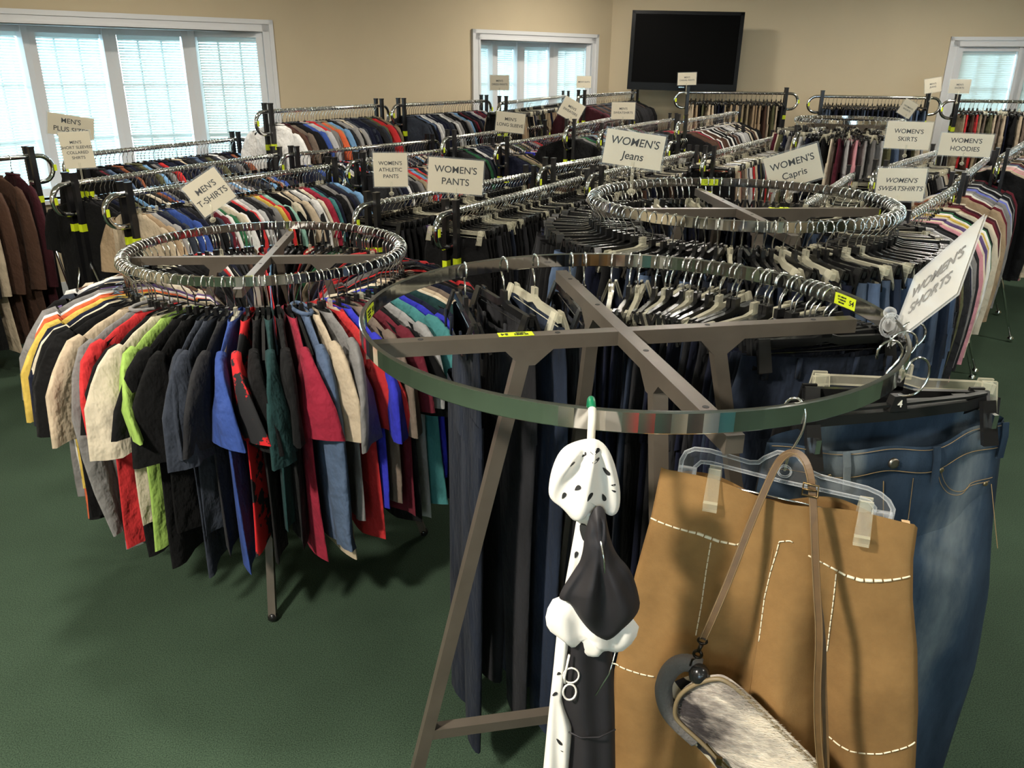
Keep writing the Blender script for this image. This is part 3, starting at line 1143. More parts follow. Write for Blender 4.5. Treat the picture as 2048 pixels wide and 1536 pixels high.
fill('R4e', [SWEAT], 'shirt', ['brown', 'black', 'white', 'black', 'light grey', 'charcoal', 'cream'], WHERE['R4e'], step=0.05, first=['black', 'brown', 'brown', 'maroon', 'brown', 'crimson', 'crimson', 'charcoal', 'white'])
fill('R5', [PANTS], 'clip', COLS_PANT, WHERE['R5'], step=0.032, clear=0.3, first=['charcoal', 'black', 'black', 'black', 'charcoal', 'purple'])
fill('R5b', [PANTS], 'clip', COLS_PANT + COLS_WOM, WHERE['R5b'], step=0.034, clear=0.4)
fill('R5c', [PANTS], 'clip', COLS_PANT + COLS_WOM, WHERE['R5c'], step=0.04, clear=0.4)
fill('R6', [PANTS, JEANS], 'clip', COLS_PANT, WHERE['R6'], step=0.032, clear=0.35, first=['black', 'black', 'black', 'charcoal', 'black', 'charcoal', 'black', 'dark blue', 'dark blue'])
fill('R6b', [PANTS], 'clip', COLS_PANT, WHERE['R6b'], step=0.036, clear=0.4)
fill('R7', [CAPRI], 'clip', ['black', 'red', 'beige', 'olive', 'white', 'charcoal', 'light grey', 'navy', 'khaki', 'brown'], WHERE['R7'], step=0.042, clear=0.5, first=['black', 'black', 'brown', 'beige', 'red', 'taupe', 'cream', 'beige'])
fill('R7b', [PANTS], 'clip', ['black', 'black', 'charcoal', 'black', 'brown'], WHERE['R7b'], step=0.04, clear=0.4, first=['charcoal', 'olive', 'olive', 'charcoal', 'black'])
fill('R9', [CAPRI], 'clip', COLS_PANT + ['beige', 'olive'], WHERE['R9'], step=0.036, clear=0.5)
fill('R9b', [SKIRT], 'clip', COLS_WOM, WHERE['R9b'], step=0.04, clear=0.5, first=['black', 'charcoal'])
fill('R10', [SWEAT, SHIRT], 'shirt', COLS_WOM, WHERE['R10'], step=0.060, clear=0.45,
     first=['black', 'brown', 'olive', 'charcoal', 'navy', 'light grey', 'navy', 'grey', 'light grey', 'charcoal', 'black', 'pink', 'cream', 'purple', 'cream', 'yellow', 'white', 'green', 'black', 'cream', 'tan', 'maroon', 'burgundy', 'cream', 'beige', 'brown', 'cream', 'light grey'])
fill('R10b', [SWEAT], 'shirt', COLS_WOM, WHERE['R10b'], step=0.055, clear=0.4, first=['tan', 'rust', 'maroon', 'cream', 'white', 'heather grey', 'grey', 'periwinkle', 'periwinkle', 'black', 'light grey'])
fill('R11', [SWEAT], 'shirt', COLS_WOM, WHERE['R11'], step=0.055, clear=0.4, first=['black', 'beige', 'cream', 'pink', 'beige', 'pink', 'white'])
fill('F1', [PANTS], 'clip', COLS_KHAKI, WHERE['F1'], step=0.040, clear=0.0)
fill('F2', [JEANS], 'clip', COLS_JEAN, WHERE['F2'], step=0.036, clear=0.0)
fill('F3', [SHORTS], 'clip', COLS_KHAKI + ['navy', 'black', 'red', 'sky blue'], WHERE['F3'], step=0.040, clear=0.2)


# ------------------------------------------------------------------ round racks
def text_mesh(s, size, m, shear=0.0):
    cu = bpy.data.curves.new('txt', 'FONT')
    cu.body = s
    cu.size = size
    cu.align_x = 'CENTER'
    cu.align_y = 'CENTER'
    cu.extrude = 0.0004
    cu.offset = size * 0.008
    cu.space_line = 1.25
    cu.shear = shear
    o = bpy.data.objects.new('txt', cu)
    C.objects.link(o)
    dg = bpy.context.evaluated_depsgraph_get()
    me = bpy.data.meshes.new_from_object(o.evaluated_get(dg))
    bpy.data.objects.remove(o)
    me.materials.clear()
    me.materials.append(m)
    return me


def sticker(parent, loc, rot, num, w=0.062, h=0.022, txt=True):
    mb = MB()
    mb.box(-w / 2, w / 2, -h / 2, h / 2, 0, 0.0006)
    o = link('sticker', mb.mesh('sticker', M['yellow']), parent)
    o.location = loc
    o.rotation_euler = rot
    if txt:
        t = link('lettering', text_mesh(num, h * 0.62, M['ink']), o)
        t.location = (w * 0.32, 0, 0.001)
        t.rotation_euler = (0, 0, 0)
        t = link('lettering', text_mesh('LIFT ARROW\nTO REMOVE\nFIXTURE', h * 0.2, M['ink']), o)
        t.location = (-w * 0.15, 0, 0.001)
    return o


def round_rack(cx, cy, z, Rr, rot, label, num, tilt=(0, 0), foot_r=0.48):
    root = empty('round_rack', (cx, cy, 0))
    tag(root, label, 'round clothes rack')
    hgt, th = 0.030, 0.008
    n = 144
    rows = []
    for i in range(n + 1):
        a = 2 * PI * i / n
        ca, sa = math.cos(a), math.sin(a)
        sec = [(th / 2, 0.0015), (th / 2, hgt - 0.0015), (th / 2 - 0.0015, hgt), (-th / 2 + 0.0015, hgt), (-th / 2, hgt - 0.0015), (-th / 2, 0.0015), (-th / 2 + 0.0015, 0), (th / 2 - 0.0015, 0)]
        rows.append([((Rr + u) * ca, (Rr + u) * sa, z - v) for u, v in sec])
    mb = MB()
    mb.grid(rows, wrap=True)
    me = mb.mesh('ring', M['chrome'])
    link('ring', me, root)
    bz1 = z - 0.056
    for k in range(2):
        a = rot + k * PI / 2
        mb = MB()
        Tm = Matrix.Rotation(a, 4, 'Z')
        b1 = bz1 + (0.0 if k == 0 else 0.0005)
        x = Rr - th / 2
        mb.box(-x, x, -0.0125, 0.0125, b1 - 0.008, b1 + 0.018, T=Tm)
        for s in (-1, 1):
            mb.add([tuple(Tm @ Vector((s * 0.18 + dx, y, b1 + dz))) for y in (-0.0126, 0.0126) for dx, dz in ((-0.035, -0.008), (0.05, -0.008), (0.018, -0.036), (-0.008, -0.036))],
                   [(0, 1, 2, 3), (4, 7, 6, 5), (0, 4, 5, 1), (1, 5, 6, 2), (2, 6, 7, 3), (3, 7, 4, 0)])
        for hx in (-0.36, -0.12, 0.16, 0.37):  # black discs painted on for the shade inside the bar's holes
            mb.tube([tuple(Tm @ Vector((hx, 0, b1 + 0.0178))), tuple(Tm @ Vector((hx, 0, b1 + 0.0186)))], 0.005, n=8, mi=1)
        link('crossbar', mb.mesh('crossbar', [M['bar'], M['ink']]), root)
        for s in (-1, 1):
            mb = MB()
            p0 = Tm @ Vector((s * 0.18, 0, b1 - 0.01))
            p1 = Tm @ Vector((s * foot_r, 0, 0.015))
            dd = (p1 - p0).normalized()
            w = Tm.to_3x3() @ Vector((0, 1, 0))
            q = dd.cross(w)
            vs = []
            for pt in (p0, p1):
                for aa, bb in ((-1, -1), (1, -1), (1, 1), (-1, 1)):
                    vs.append(pt + w * aa * 0.0125 + q * bb * 0.0125)
            mb.add(vs, [(0, 1, 2, 3), (7, 6, 5, 4), (0, 4, 5, 1), (1, 5, 6, 2), (2, 6, 7, 3), (3, 7, 4, 0)])
            lg = link('leg', mb.mesh('leg', M['bar']), root)
            mb = MB()
            mb.ball((p1.x, p1.y, 0.018), 0.018, 8)
            link('foot_cap', mb.mesh('foot_cap', M['black'], True), lg)
    # low braces tying opposite legs
    for k in range(2):
        a0 = rot + k * PI / 2
        zb = 0.46 - k * 0.001
        t_ = (b1 - 0.01 - zb) / (b1 - 0.025)
        rb = lerp(0.18, foot_r, t_)
        mb = MB()
        mb.tube([(-rb * math.cos(a0), -rb * math.sin(a0), zb), (rb * math.cos(a0), rb * math.sin(a0), zb)], 0.011, flat=(0.024, 0.024))
        link('brace', mb.mesh('brace', M['bar']), root)
    return root


CA, CB, CC = (0.197, 1.363, 1.36), (0.711, 2.555, 1.388), (-0.848, 2.733, 1.183)
RR = 0.457
ra = round_rack(*CA, RR, R(11), 'nearly empty round chrome rack closest to the camera, with brown-grey crossbars', '54')
rb = round_rack(*CB, RR, R(4), 'crowded round chrome rack of women\'s jeans behind the nearly empty round rack', '51')
rc = round_rack(*CC, RR, R(5), 'round chrome rack ringed with men\'s T-shirts on the left', '52', foot_r=0.50)
# the yellow stickers
sticker(ra, (0.0, 0.0, 0.0), (0, 0, 0), '54')
st = [o for o in ra.children if o.name.startswith('sticker')][-1]
bx = R(11)
st.location = (-0.195 * math.cos(bx), -0.195 * math.sin(bx), CA[2] - 0.0375)
st.rotation_euler = (0, 0, bx + PI)
a = R(24)


def ring_sticker(root, z, ang, num, inner=True):
    r = RR - 0.0046 if inner else RR + 0.0046
    s = sticker(root, (r * math.cos(ang), r * math.sin(ang), z - 0.0155), (0, 0, 0), num)
    if inner:
        s.rotation_euler = (PI / 2, 0, ang + PI / 2 + PI)
        s.rotation_euler = (PI / 2, 0, ang - PI / 2)
    else:
        s.rotation_euler = (PI / 2, 0, ang + PI / 2)


ring_sticker(ra, CA[2], R(15), '54')
ring_sticker(ra, CA[2], R(178), '54')
ring_sticker(rb, CB[2], R(89), '51')
st = sticker(rb, (0.13, 0.012, CB[2] - 0.0375), (0, 0, R(4)), '51')
st = sticker(rc, (0.30 * math.sin(R(5)), -0.30, CC[2] - 0.0375), (0, 0, R(5)), '52', w=0.03)

# T-shirts on the left round rack, anticlockwise from the far left
seqC = ['cream', 'black', 'purple', 'grey', 'white', 'orange', 'yellow', 'navy', 'cream', 'black', 'black', 'beige', 'grey', 'red', 'black', 'cream', 'lime', 'black', 'black', 'slate', 'slate', 'charcoal', 'blue', 'SPLAT',
        'black', 'dark teal', 'black', 'crimson', 'steel blue', 'beige', 'grey', 'red', 'royal blue', 'taupe', 'maroon', 'black', 'heather grey', 'teal', 'royal blue', 'navy', 'dark teal', 'cream', 'beige', 'taupe', 'navy', 'black', 'brown', 'black']
ang = 190.0
k = 0
while k < 94:
    rel = ang - 190
    ang = 190 + k * 3.83 + rng.uniform(-0.7, 0.7)
    if k < len(seqC): cn = seqC[k]
    else: cn = rng.choice(COLS_MEN + ['red', 'green', 'purple'])
    a = R(ang)
    x, y = CC[0] + RR * math.cos(a), CC[1] + RR * math.sin(a)
    yaw = a + rng.uniform(-0.06, 0.06)
    k += 1
    spl = cn == 'SPLAT'
    nm = 'black and red splattered' if spl else cn
    long_ = k in (13, 29, 43, 44, 52, 60)
    g = ('long_sleeve_shirt' if long_ else 't_shirt', 'ring_long' if long_ else 'ring_tee', 'long-sleeve shirt' if long_ else 't-shirt')
    h = 'shirt_clear' if (rng.random() < 0.16) else 'shirt_black'
    place(x, y, CC[2], yaw, g, h, 'black' if spl else cn, '%s %s, %s anticlockwise from the far left, round T-shirts rack' % (nm, g[2], ordinal(k)),
          't-shirts on the round rack', '%s shirt hanger with chrome hook on the round T-shirts rack' % ('clear' if 'clear' in h else 'black'), 'hangers on the round T-shirts rack', mat_=M['splat'] if spl else None)
    if rng.random() < 0.22:      # some spare hangers
        a = R(ang + 1.9)
        place(CC[0] + RR * math.cos(a), CC[1] + RR * math.sin(a), CC[2], a + rng.uniform(-0.05, 0.05), None, 'shirt_black', None, None, None,
              'empty black shirt hanger squeezed between shirts on the round T-shirts rack', 'empty hangers on the round T-shirts rack')

# jeans all round the women's jeans rack
ang = 0.0
k = 0
while ang < 358:
    a = R(ang - 178)
    k += 1
    cn = rng.choice(COLS_JEAN + ['black', 'black'])
    x, y = CB[0] + RR * math.cos(a), CB[1] + RR * math.sin(a)
    h = 'clip_clear' if rng.random() < 0.13 else 'clip_black'
    place(x, y, CB[2], a + rng.uniform(-0.10, 0.10), ('jeans', 'ring_jeans', 'jeans'), h, cn, '%s jeans, %s anticlockwise from the leftmost, crowded round jeans rack' % (cn, ordinal(k)),
          'jeans on the crowded round rack', '%s clip hanger with chrome hook on the crowded round jeans rack' % ('clear' if 'clear' in h else 'black'), 'clip hangers on the crowded round jeans rack')
    ang += 3.7 * rng.uniform(0.7, 1.3)

# the partly emptied ring in front: jeans only on its far side
ANG_A = [131.2, 118.4, 108.8, 98.0, 94.0, 86.1, 80.8, 78.3, 73.3, 70.5, 69.1, 65.2, 63.4, 61.0, 57.7, 54.8, 51.2, 49.7, 44.1, 41.6, 40.1, 37.0, 36.3, 33.2, 31.6, 28.4, 26.7, 25.1, 22.5, 20.3]
for k, an in enumerate(ANG_A):
    a = R(an)
    cn = ['dark blue', 'charcoal', 'mid blue', 'charcoal', 'dark blue'][k] if k < 5 else rng.choice(['navy', 'dark blue', 'dark blue', 'charcoal', 'mid blue', 'navy'])
    h = 'clip_clear' if k in (2, 5, 7, 9, 12, 15, 18, 21) else 'clip_black'
    yaw = R((102, 114, 110, 98, 94)[k]) if k < 5 else a - 0.12 + rng.uniform(-0.06, 0.06)
    place(CA[0] + RR * math.cos(a), CA[1] + RR * math.sin(a), CA[2], yaw, ('jeans', 'ring_jeans', 'jeans'), h, cn,
          '%s jeans, %s clockwise from the leftmost pair, nearly empty round rack' % (cn, ordinal(k + 1)), 'jeans on the nearly empty round rack',
          '%s clip hanger with chrome hook on the nearly empty round rack' % ('clear' if 'clear' in h else 'black'), 'clip hangers on the nearly empty round rack')

# far round rack, seen almost edge on
CD = (2.72, 6.85, 1.41)
round_rack(*CD, 0.40, R(20), 'far small round chrome rack full of hangers, behind the women\'s skirts sign', '50')
for k in range(56):
    a = 2 * PI * k / 56
    cn = rng.choice(COLS_WOM)
    g = SHORTS
    place(CD[0] + 0.40 * math.cos(a), CD[1] + 0.40 * math.sin(a), CD[2], a, g, 'clip_black' if k % 3 else 'clip_clear', cn, '%s shorts, %s anticlockwise from the right on the far small round rack' % (cn, ordinal(k + 1)),
          'shorts on the far round rack', 'clip hanger with chrome hook on the far small round rack', 'hangers on the far round rack')


# ------------------------------------------------------------------ signs
def sign(P, w, h, roll, yaw, pitch, text, label, size=None, mount=None, shear=0.0, post=True):
    """paper card in a clear sleeve on a clip post; yaw 0 faces -Y (towards the door end)"""
    root = empty('sign', P)
    Mx = Matrix.Rotation(yaw, 4, 'Z') @ Matrix.Rotation(PI / 2 + pitch, 4, 'X') @ Matrix.Rotation(roll, 4, 'Z')
    root.matrix_world = Matrix.Translation(P) @ Mx
    tag(root, label, 'sign')
    mb = MB(); mb.box(-w / 2, w / 2, -h / 2, h / 2, -0.0006, 0.0006)
    link('card', mb.mesh('card', M['paper']), root)
    mb = MB()
    e = 0.006
    mb.box(-w / 2 - e, w / 2 + e, -h / 2 - e, h / 2 + e, 0.0016, 0.0024)
    mb.box(-w / 2 - e, w / 2 + e, -h / 2 - e, h / 2 + e, -0.0024, -0.0016)
    link('sleeve', mb.mesh('sleeve', M['sleeve']), root)
    lines = text.split('\n')
    size = size or min(h / (len(lines) + 0.9), w / (max(len(l) for l in lines) * 0.70))
    t = link('lettering', text_mesh(text, size, M['ink'], shear), root)
    t.location = (0, 0.0, 0.0008)
    if post:
        # foot of the clear holder: goes straight down to the rail
        inv = Mx.to_3x3().inverted()
        down = inv @ Vector((0, 0, -1))
        L = mount if mount else 0.05
        c0 = down * (h * 0.35)
        mb = MB()
        mb.tube([tuple(c0), tuple(c0 + down * L)], 0.005, n=6)
        mb.ball(tuple(c0 + down * L), 0.011, 8, sc_=(1.2, 1, 1))
        link('holder', mb.mesh('holder', M['clear'], True), root)
    return root


D_ = PI / 180
SG = [
    ((-2.70, 5.10, 1.41), 0.250, 0.125, -10, 20, "MEN'S\nPLUS SIZES", 'tilted men\'s plus sizes sign against the big window, above another sign', 0.040, 0.10),
    ((-2.32, 4.40, 1.335), 0.150, 0.187, 2, 18, "MEN'S\nSHORT SLEEVED\nCOLLARED\nSHIRTS", 'upright men\'s short sleeved collared shirts sign in front of the window', 0.021, 0.10),
    ((-1.19, 3.18, 1.295), 0.150, 0.135, 32, 12, "MEN'S\nT-SHIRTS", 'men\'s T-shirts sign tilted over the left round rack', 0.033, 0.06),
    ((-0.63, 4.20, 1.27), 0.172, 0.168, 0, 5, "WOMEN'S\nATHLETIC\nPANTS", 'square women\'s athletic pants sign', 0.026, 0.06),
    ((-0.27, 3.80, 1.29), 0.255, 0.155, -4, 0, "WOMEN'S\nPANTS", 'women\'s pants sign with glossy sleeve reflecting light', 0.043, 0.06),
    ((-0.03, 6.20, 1.39), 0.213, 0.140, -6, 0, "MEN'S\nLONG SLEEVE", 'men\'s long sleeve sign below the small window', 0.032, 0.06),
    ((-0.14, 7.90, 1.64), 0.178, 0.130, 0, 0, "MEN'S\nDRESS PANTS", 'men\'s dress pants sign in front of the small window, left half', 0.024, 0.10),
    ((0.45, 6.70, 1.46), 0.176, 0.150, -28, 0, "MEN'S\nSWEATERS", 'sharply tilted men\'s sweaters sign', 0.026, 0.06),
    ((0.72, 8.90, 1.64), 0.150, 0.115, 0, 0, "MEN'S SUITS", 'men\'s suits sign against the right side of the small window', 0.022, 0.10),
    ((0.94, 7.30, 1.43), 0.203, 0.138, 0, 0, "MEN'S\nSWEATSHIRTS", 'men\'s sweatshirts sign in front of the dark suit jackets', 0.026, 0.06),
    ((1.79, 8.90, 1.68), 0.190, 0.120, 2, -5, "MEN'S\nCASUAL PANTS", 'small white sign overlapping the bottom of the television', 0.022, 0.10),
    ((0.36, 2.50, 1.53), 0.176, 0.100, -7, -8, "WOMEN'S\nJeans", 'large women\'s jeans sign at the left end of the crowded round rack', 0.032, 0.09),
    ((1.02, 3.01, 1.425), 0.190, 0.125, 19, -10, "WOMEN'S\nCapris", 'tilted women\'s capris sign behind the crowded round rack', 0.034, 0.07),
    ((1.70, 3.60, 1.295), 0.195, 0.140, 2, -20, "WOMEN'S\nSWEATSHIRTS", 'slanted women\'s sweatshirts sign beside the crowded round rack', 0.028, 0.06),
    ((2.26, 4.80, 1.42), 0.240, 0.150, -1, -15, "WOMEN'S\nSKIRTS", 'women\'s skirts sign in front of the far jeans rack', 0.034, 0.06),
    ((2.60, 4.80, 1.37), 0.275, 0.125, -1, -15, "WOMEN'S\nHOODIES", 'wide women\'s hoodies sign on the right', 0.036, 0.06),
    ((3.25, 7.00, 1.48), 0.115, 0.125, -28, -15, "WOMEN'S\nSHORTS", 'little tilted women\'s shorts sign above the skirts sign', 0.018, 0.06),
    ((4.06, 8.30, 1.645), 0.150, 0.130, 10, -10, "MEN'S\nJEANS", 'faint men\'s jeans sign left of the right window casing', 0.022, 0.10),
    ((4.06, 7.80, 1.645), 0.180, 0.120, 0, -10, "MEN'S\nSHORTS", 'men\'s shorts sign in front of the right window casing', 0.022, 0.10),
]
for P, w, h, roll, yaw, txt, lab, size, mount in SG:
    shear = {'WOMEN\'S\nSWEATSHIRTS': 0.25, "WOMEN'S\nJeans": 0.12}.get(txt, 0.0)
    sign(P, w, h, roll * D_, yaw * D_, 0.0, txt, lab, size, mount, shear)

# ------------------------------------------------------------------ television
tv = empty('television', (1.82, 9.3, 1.95))
tag(tv, 'large black flat television mounted on the wall in the corner', 'television')
tv.rotation_euler = (R(-3), R(1.0), R(-8))
W_, H_ = 1.17, 0.79
mb = MB()
mb.box(-W_ / 2, W_ / 2, 0.0, 0.06, -H_ / 2, H_ / 2)
for s in (-1, 1):
    mb.box(s * (W_ / 2 - 0.02) - 0.02, s * (W_ / 2 - 0.02) + 0.02, -0.012, 0.0, -H_ / 2, H_ / 2)
mb.box(-W_ / 2, W_ / 2, -0.012, 0.0, H_ / 2 - 0.035, H_ / 2)
mb.box(-W_ / 2, W_ / 2, -0.014, 0.0, -H_ / 2, -H_ / 2 + 0.075)
link('bezel', mb.mesh('bezel', M['tvframe']), tv)
mb = MB(); mb.box(-W_ / 2 + 0.04, W_ / 2 - 0.04, -0.004, 0.0, -H_ / 2 + 0.075, H_ / 2 - 0.035)
link('screen', mb.mesh('screen', M['tvblack']), tv)
mb = MB(); mb.box(-0.15, 0.15, 0.06, 0.40, -0.12, 0.12)
link('wall_bracket', mb.mesh('wall_bracket', M['black']), tv)
mb = MB(); mb.box(-0.03, 0.03, -0.0148, -0.0138, -H_ / 2 + 0.03, -H_ / 2 + 0.04)
link('badge', mb.mesh('badge', M['wire']), tv)
mb = MB()
mb.tube([(0.25, 0.05, -0.38), (0.27, 0.1, -0.55), (0.15, 0.12, -0.66), (0.12, 0.15, -0.9)], 0.006, n=6)
link('power_cord', mb.mesh('power_cord', M['black'], True), tv)


# ------------------------------------------------------------------ the near garments
def resample(P, t):
    """point at fraction t of a polyline by length"""
    L = [0]
    for a, b in zip(P, P[1:]): L.append(L[-1] + math.hypot(b[0] - a[0], b[1] - a[1]))
    x = t * L[-1]
    for i in range(len(P) - 1):
        if x <= L[i + 1] or i == len(P) - 2:
            q = (x - L[i]) / max(L[i + 1] - L[i], 1e-9)
            return (lerp(P[i][0], P[i + 1][0], q), lerp(P[i][1], P[i + 1][1], q))


def at_z(P, z):
    if z >= P[0][1]: return P[0][0]
    for a, b in zip(P, P[1:]):
        if z >= b[1]: return lerp(a[0], b[0], (a[1] - z) / max(a[1] - b[1], 1e-9))
    return P[-1][0]


def smooth_poly(P, k=2, closed=True):
    for _ in range(k):
        Q = []
        n = len(P)
        rng_ = range(n) if closed else range(n - 1)
        if not closed: Q.append(P[0])
        for i in rng_:
            a, b = P[i], P[(i + 1) % n]
            Q.append(tuple(lerp(x, y, .25) for x, y in zip(a, b)))
            Q.append(tuple(lerp(x, y, .75) for x, y in zip(a, b)))
        if not closed: Q.append(P[-1])
        P = Q
    return P


def drape(mb, Lf, Rt, top_f, top_b, T, fold, nu=40, nv=40, mi=0):
    """cloth tube between a left and a right edge line; top_f/top_b height offset of front/back rim as a function of s"""
    rows = []
    for j in range(nv + 1):
        t = j / nv
        l, r_ = resample(Lf, t), resample(Rt, t)
        row = []
        for side in (0, 1):
            for i in range(nu):
                s = i / nu if side == 0 else 1 - i / nu
                u = lerp(l[0], r_[0], s)
                z = lerp(l[1], r_[1], s) + (top_f(s) if side == 0 else top_b(s)) * (1 - t) ** 4
                bul = T(t) * math.sin(PI * s) ** 0.45 if 0 < s < 1 else 0
                v = (-bul if side == 0 else bul) + fold(u, z, side) * (math.sin(PI * s) ** 0.5 if 0 < s < 1 else 0)
                row.append((u, v, z))
        rows.append(row)
    mb.grid(rows, mi, wrap=True)


def inflate(poly, T, v0=0.0, fold=None, k=8, sm=2, fine=24, back=True):
    """soft cushion with the outline poly (u,z); returns MB"""
    poly = smooth_poly(poly, sm)
    cu = sum(p[0] for p in poly) / len(poly)
    cz = sum(p[1] for p in poly) / len(poly)
    mb = MB()
    for side in ((-1, 1) if back else (-1,)):
        rows = []
        for i in range(k + 1):
            s = 1 - i / k
            s = s if s > 0 else 0.001
            d = T * math.sqrt(max(0, 1 - s ** 2.6))
            row = []
            for (pu, pz) in poly:
                u, z = cu + (pu - cu) * s, cz + (pz - cz) * s
                f = fold(u, z) * min(1, (1 - s) * 4) if fold else 0
                row.append((u, v0 + side * d + f, z))
            rows.append(row)
        mb.grid(rows, wrap=True)
    return mb


def frame(name, P, ang, zlift=0.0):
    return empty(name, (P[0], P[1], 0), R(ang))


def suede():
    m, nt, b = mat('tan suede')
    b.inputs['Roughness'].default_value = 0.95
    b.inputs['Specular IOR Level'].default_value = 0.15
    b.inputs['Sheen Weight'].default_value = 0.0
    t = N(nt, 'ShaderNodeTexCoord')
    n1 = N(nt, 'ShaderNodeTexNoise')
    n1.inputs['Scale'].default_value = 5
    n1.inputs['Detail'].default_value = 7
    n1.inputs['Roughness'].default_value = 0.65
    cr = N(nt, 'ShaderNodeValToRGB')
    cr.color_ramp.elements[0].position = 0.25
    cr.color_ramp.elements[0].color = rgb(104, 78, 46)
    cr.color_ramp.elements[1].position = 0.75
    cr.color_ramp.elements[1].color = rgb(158, 122, 76)
    nt.links.new(t.outputs['Object'], n1.inputs['Vector'])
    nt.links.new(n1.outputs['Fac'], cr.inputs[0])
    nt.links.new(cr.outputs[0], b.inputs['Base Color'])
    n2 = N(nt, 'ShaderNodeTexNoise')
    n2.inputs['Scale'].default_value = 420
    nt.links.new(t.outputs['Object'], n2.inputs['Vector'])
    bp = N(nt, 'ShaderNodeBump')
    bp.inputs['Strength'].default_value = 0.3
    bp.inputs['Distance'].default_value = 0.001
    nt.links.new(n2.outputs['Fac'], bp.inputs['Height'])
    nt.links.new(bp.outputs[0], b.inputs['Normal'])
    return m


def washed_denim():
    m, nt, b = mat('washed blue denim')
    b.inputs['Roughness'].default_value = 0.9
    b.inputs['Specular IOR Level'].default_value = 0.2
    t = N(nt, 'ShaderNodeTexCoord')
    mp = N(nt, 'ShaderNodeMapping')
    mp.inputs['Scale'].default_value = (9, 9, 2.6)
    nt.links.new(t.outputs['Object'], mp.inputs[0])
    n1 = N(nt, 'ShaderNodeTexNoise')
    n1.inputs['Scale'].default_value = 1.0
    n1.inputs['Detail'].default_value = 6
    n1.inputs['Roughness'].default_value = 0.6
    nt.links.new(mp.outputs[0], n1.inputs['Vector'])
    # worn stripe down the thigh of each leg (part of the dye)
    sx = N(nt, 'ShaderNodeSeparateXYZ')
    nt.links.new(t.outputs['Object'], sx.inputs[0])
    ab = N(nt, 'ShaderNodeMath', operation='ABSOLUTE')
    nt.links.new(sx.outputs['X'], ab.inputs[0])
    dd = N(nt, 'ShaderNodeMath', operation='SUBTRACT')
    dd.inputs[1].default_value = 0.115
    nt.links.new(ab.outputs[0], dd.inputs[0])
    d2 = N(nt, 'ShaderNodeMath', operation='ABSOLUTE')
    nt.links.new(dd.outputs[0], d2.inputs[0])
    mr_ = N(nt, 'ShaderNodeMapRange')
    mr_.inputs[1].default_value = 0.075
    mr_.inputs[2].default_value = 0.0
    mr_.inputs[3].default_value = -0.10
    mr_.inputs[4].default_value = 0.17
    nt.links.new(d2.outputs[0], mr_.inputs[0])
    ad = N(nt, 'ShaderNodeMath', operation='ADD')
    nt.links.new(n1.outputs['Fac'], ad.inputs[0])
    nt.links.new(mr_.outputs[0], ad.inputs[1])
    cr = N(nt, 'ShaderNodeValToRGB')
    e = cr.color_ramp.elements
    e[0].position = 0.28
    e[0].color = rgb(28, 39, 52)
    e[1].position = 0.85
    e[1].color = rgb(122, 130, 130)
    x = e.new(0.55)
    x.color = rgb(52, 67, 82)
    nt.links.new(ad.outputs[0], cr.inputs[0])
    nt.links.new(cr.outputs[0], b.inputs['Base Color'])
    n2 = N(nt, 'ShaderNodeTexNoise')
    n2.inputs['Scale'].default_value = 300
    nt.links.new(t.outputs['Object'], n2.inputs['Vector'])
    bp = N(nt, 'ShaderNodeBump')
    bp.inputs['Strength'].default_value = 0.4
    bp.inputs['Distance'].default_value = 0.001
    nt.links.new(n2.outputs['Fac'], bp.inputs['Height'])
    nt.links.new(bp.outputs[0], b.inputs['Normal'])
    return m


M['suede'] = suede()
M['washed'] = washed_denim()
M['thread'] = simple('cream thread', rgb(238, 226, 196), 0.8)
M['goldthread'] = simple('tan thread', rgb(140, 116, 78), 0.8)
M['strap'] = simple('brown leather strap', rgb(92, 68, 38), 0.5, noise=0.15, scale=60)
M['brass'] = simple('aged brass', rgb(120, 98, 66), 0.35, 1.0)
M['dkmetal'] = simple('dark metal', rgb(60, 52, 46), 0.35, 1.0)
M['white_cloth'] = simple('white jersey', rgb(232, 226, 216), 0.85)
M['white_plastic'] = simple('white plastic', rgb(236, 230, 212), 0.4)
M['green_plastic'] = simple('green plastic', rgb(20, 120, 80), 0.35)
M['black_cloth'] = simple('smooth black jersey', rgb(34, 31, 34), 0.6, noise=0.1, scale=20)
M['slash'] = splatter_cloth('white cloth with black slashes', rgb(236, 230, 222), (0.01, 0.01, 0.01, 1), 48, 0.61)
M['clearhard'] = clear_plastic('hard clear plastic', 0.05, (0.95, 0.96, 0.97, 1))
M['clearplate'] = simple('clear plate', (1, 1, 1, 1), 0.05)
M['clearplate'].node_tree.nodes['Principled BSDF'].inputs['Alpha'].default_value = 0.05
M['knit'] = simple('grey ribbed knit', rgb(96, 92, 88), 0.9, bump=0.6, scale=200)


def tubes(name, paths, r, m, parent, n=6):
    mb = MB()
    for p in paths: mb.tube(p, r, n=n)
    return link(name, mb.mesh(name, m, True), parent)


def dashes(path, front, gap=0.0112, ln=0.0094, r=0.0011, fat=None):
    """stitches laid along a (u,z) path on the surface front(u,z)"""
    out = []
    L = sum(math.hypot(b[0] - a[0], b[1] - a[1]) for a, b in zip(path, path[1:]))
    x = 0
    while x + ln < L:
        pts = []
        for q in (0, 0.33, 0.66, 1):
            u, z = resample(path, (x + ln * q) / L)
            pts.append((u, front(u, z) - 0.0012, z))
        k = 1.0
        if fat: k = 1 + 1.3 * math.exp(-((x / L - fat) / 0.22) ** 2)
        out.append((pts, r * k))
        x += gap
    return out


def stitch_obj(name, groups, m, parent):
    mb = MB()
    for pts, r in groups: mb.tube(pts, r, n=5)
    return link(name, mb.mesh(name, m, True), parent)


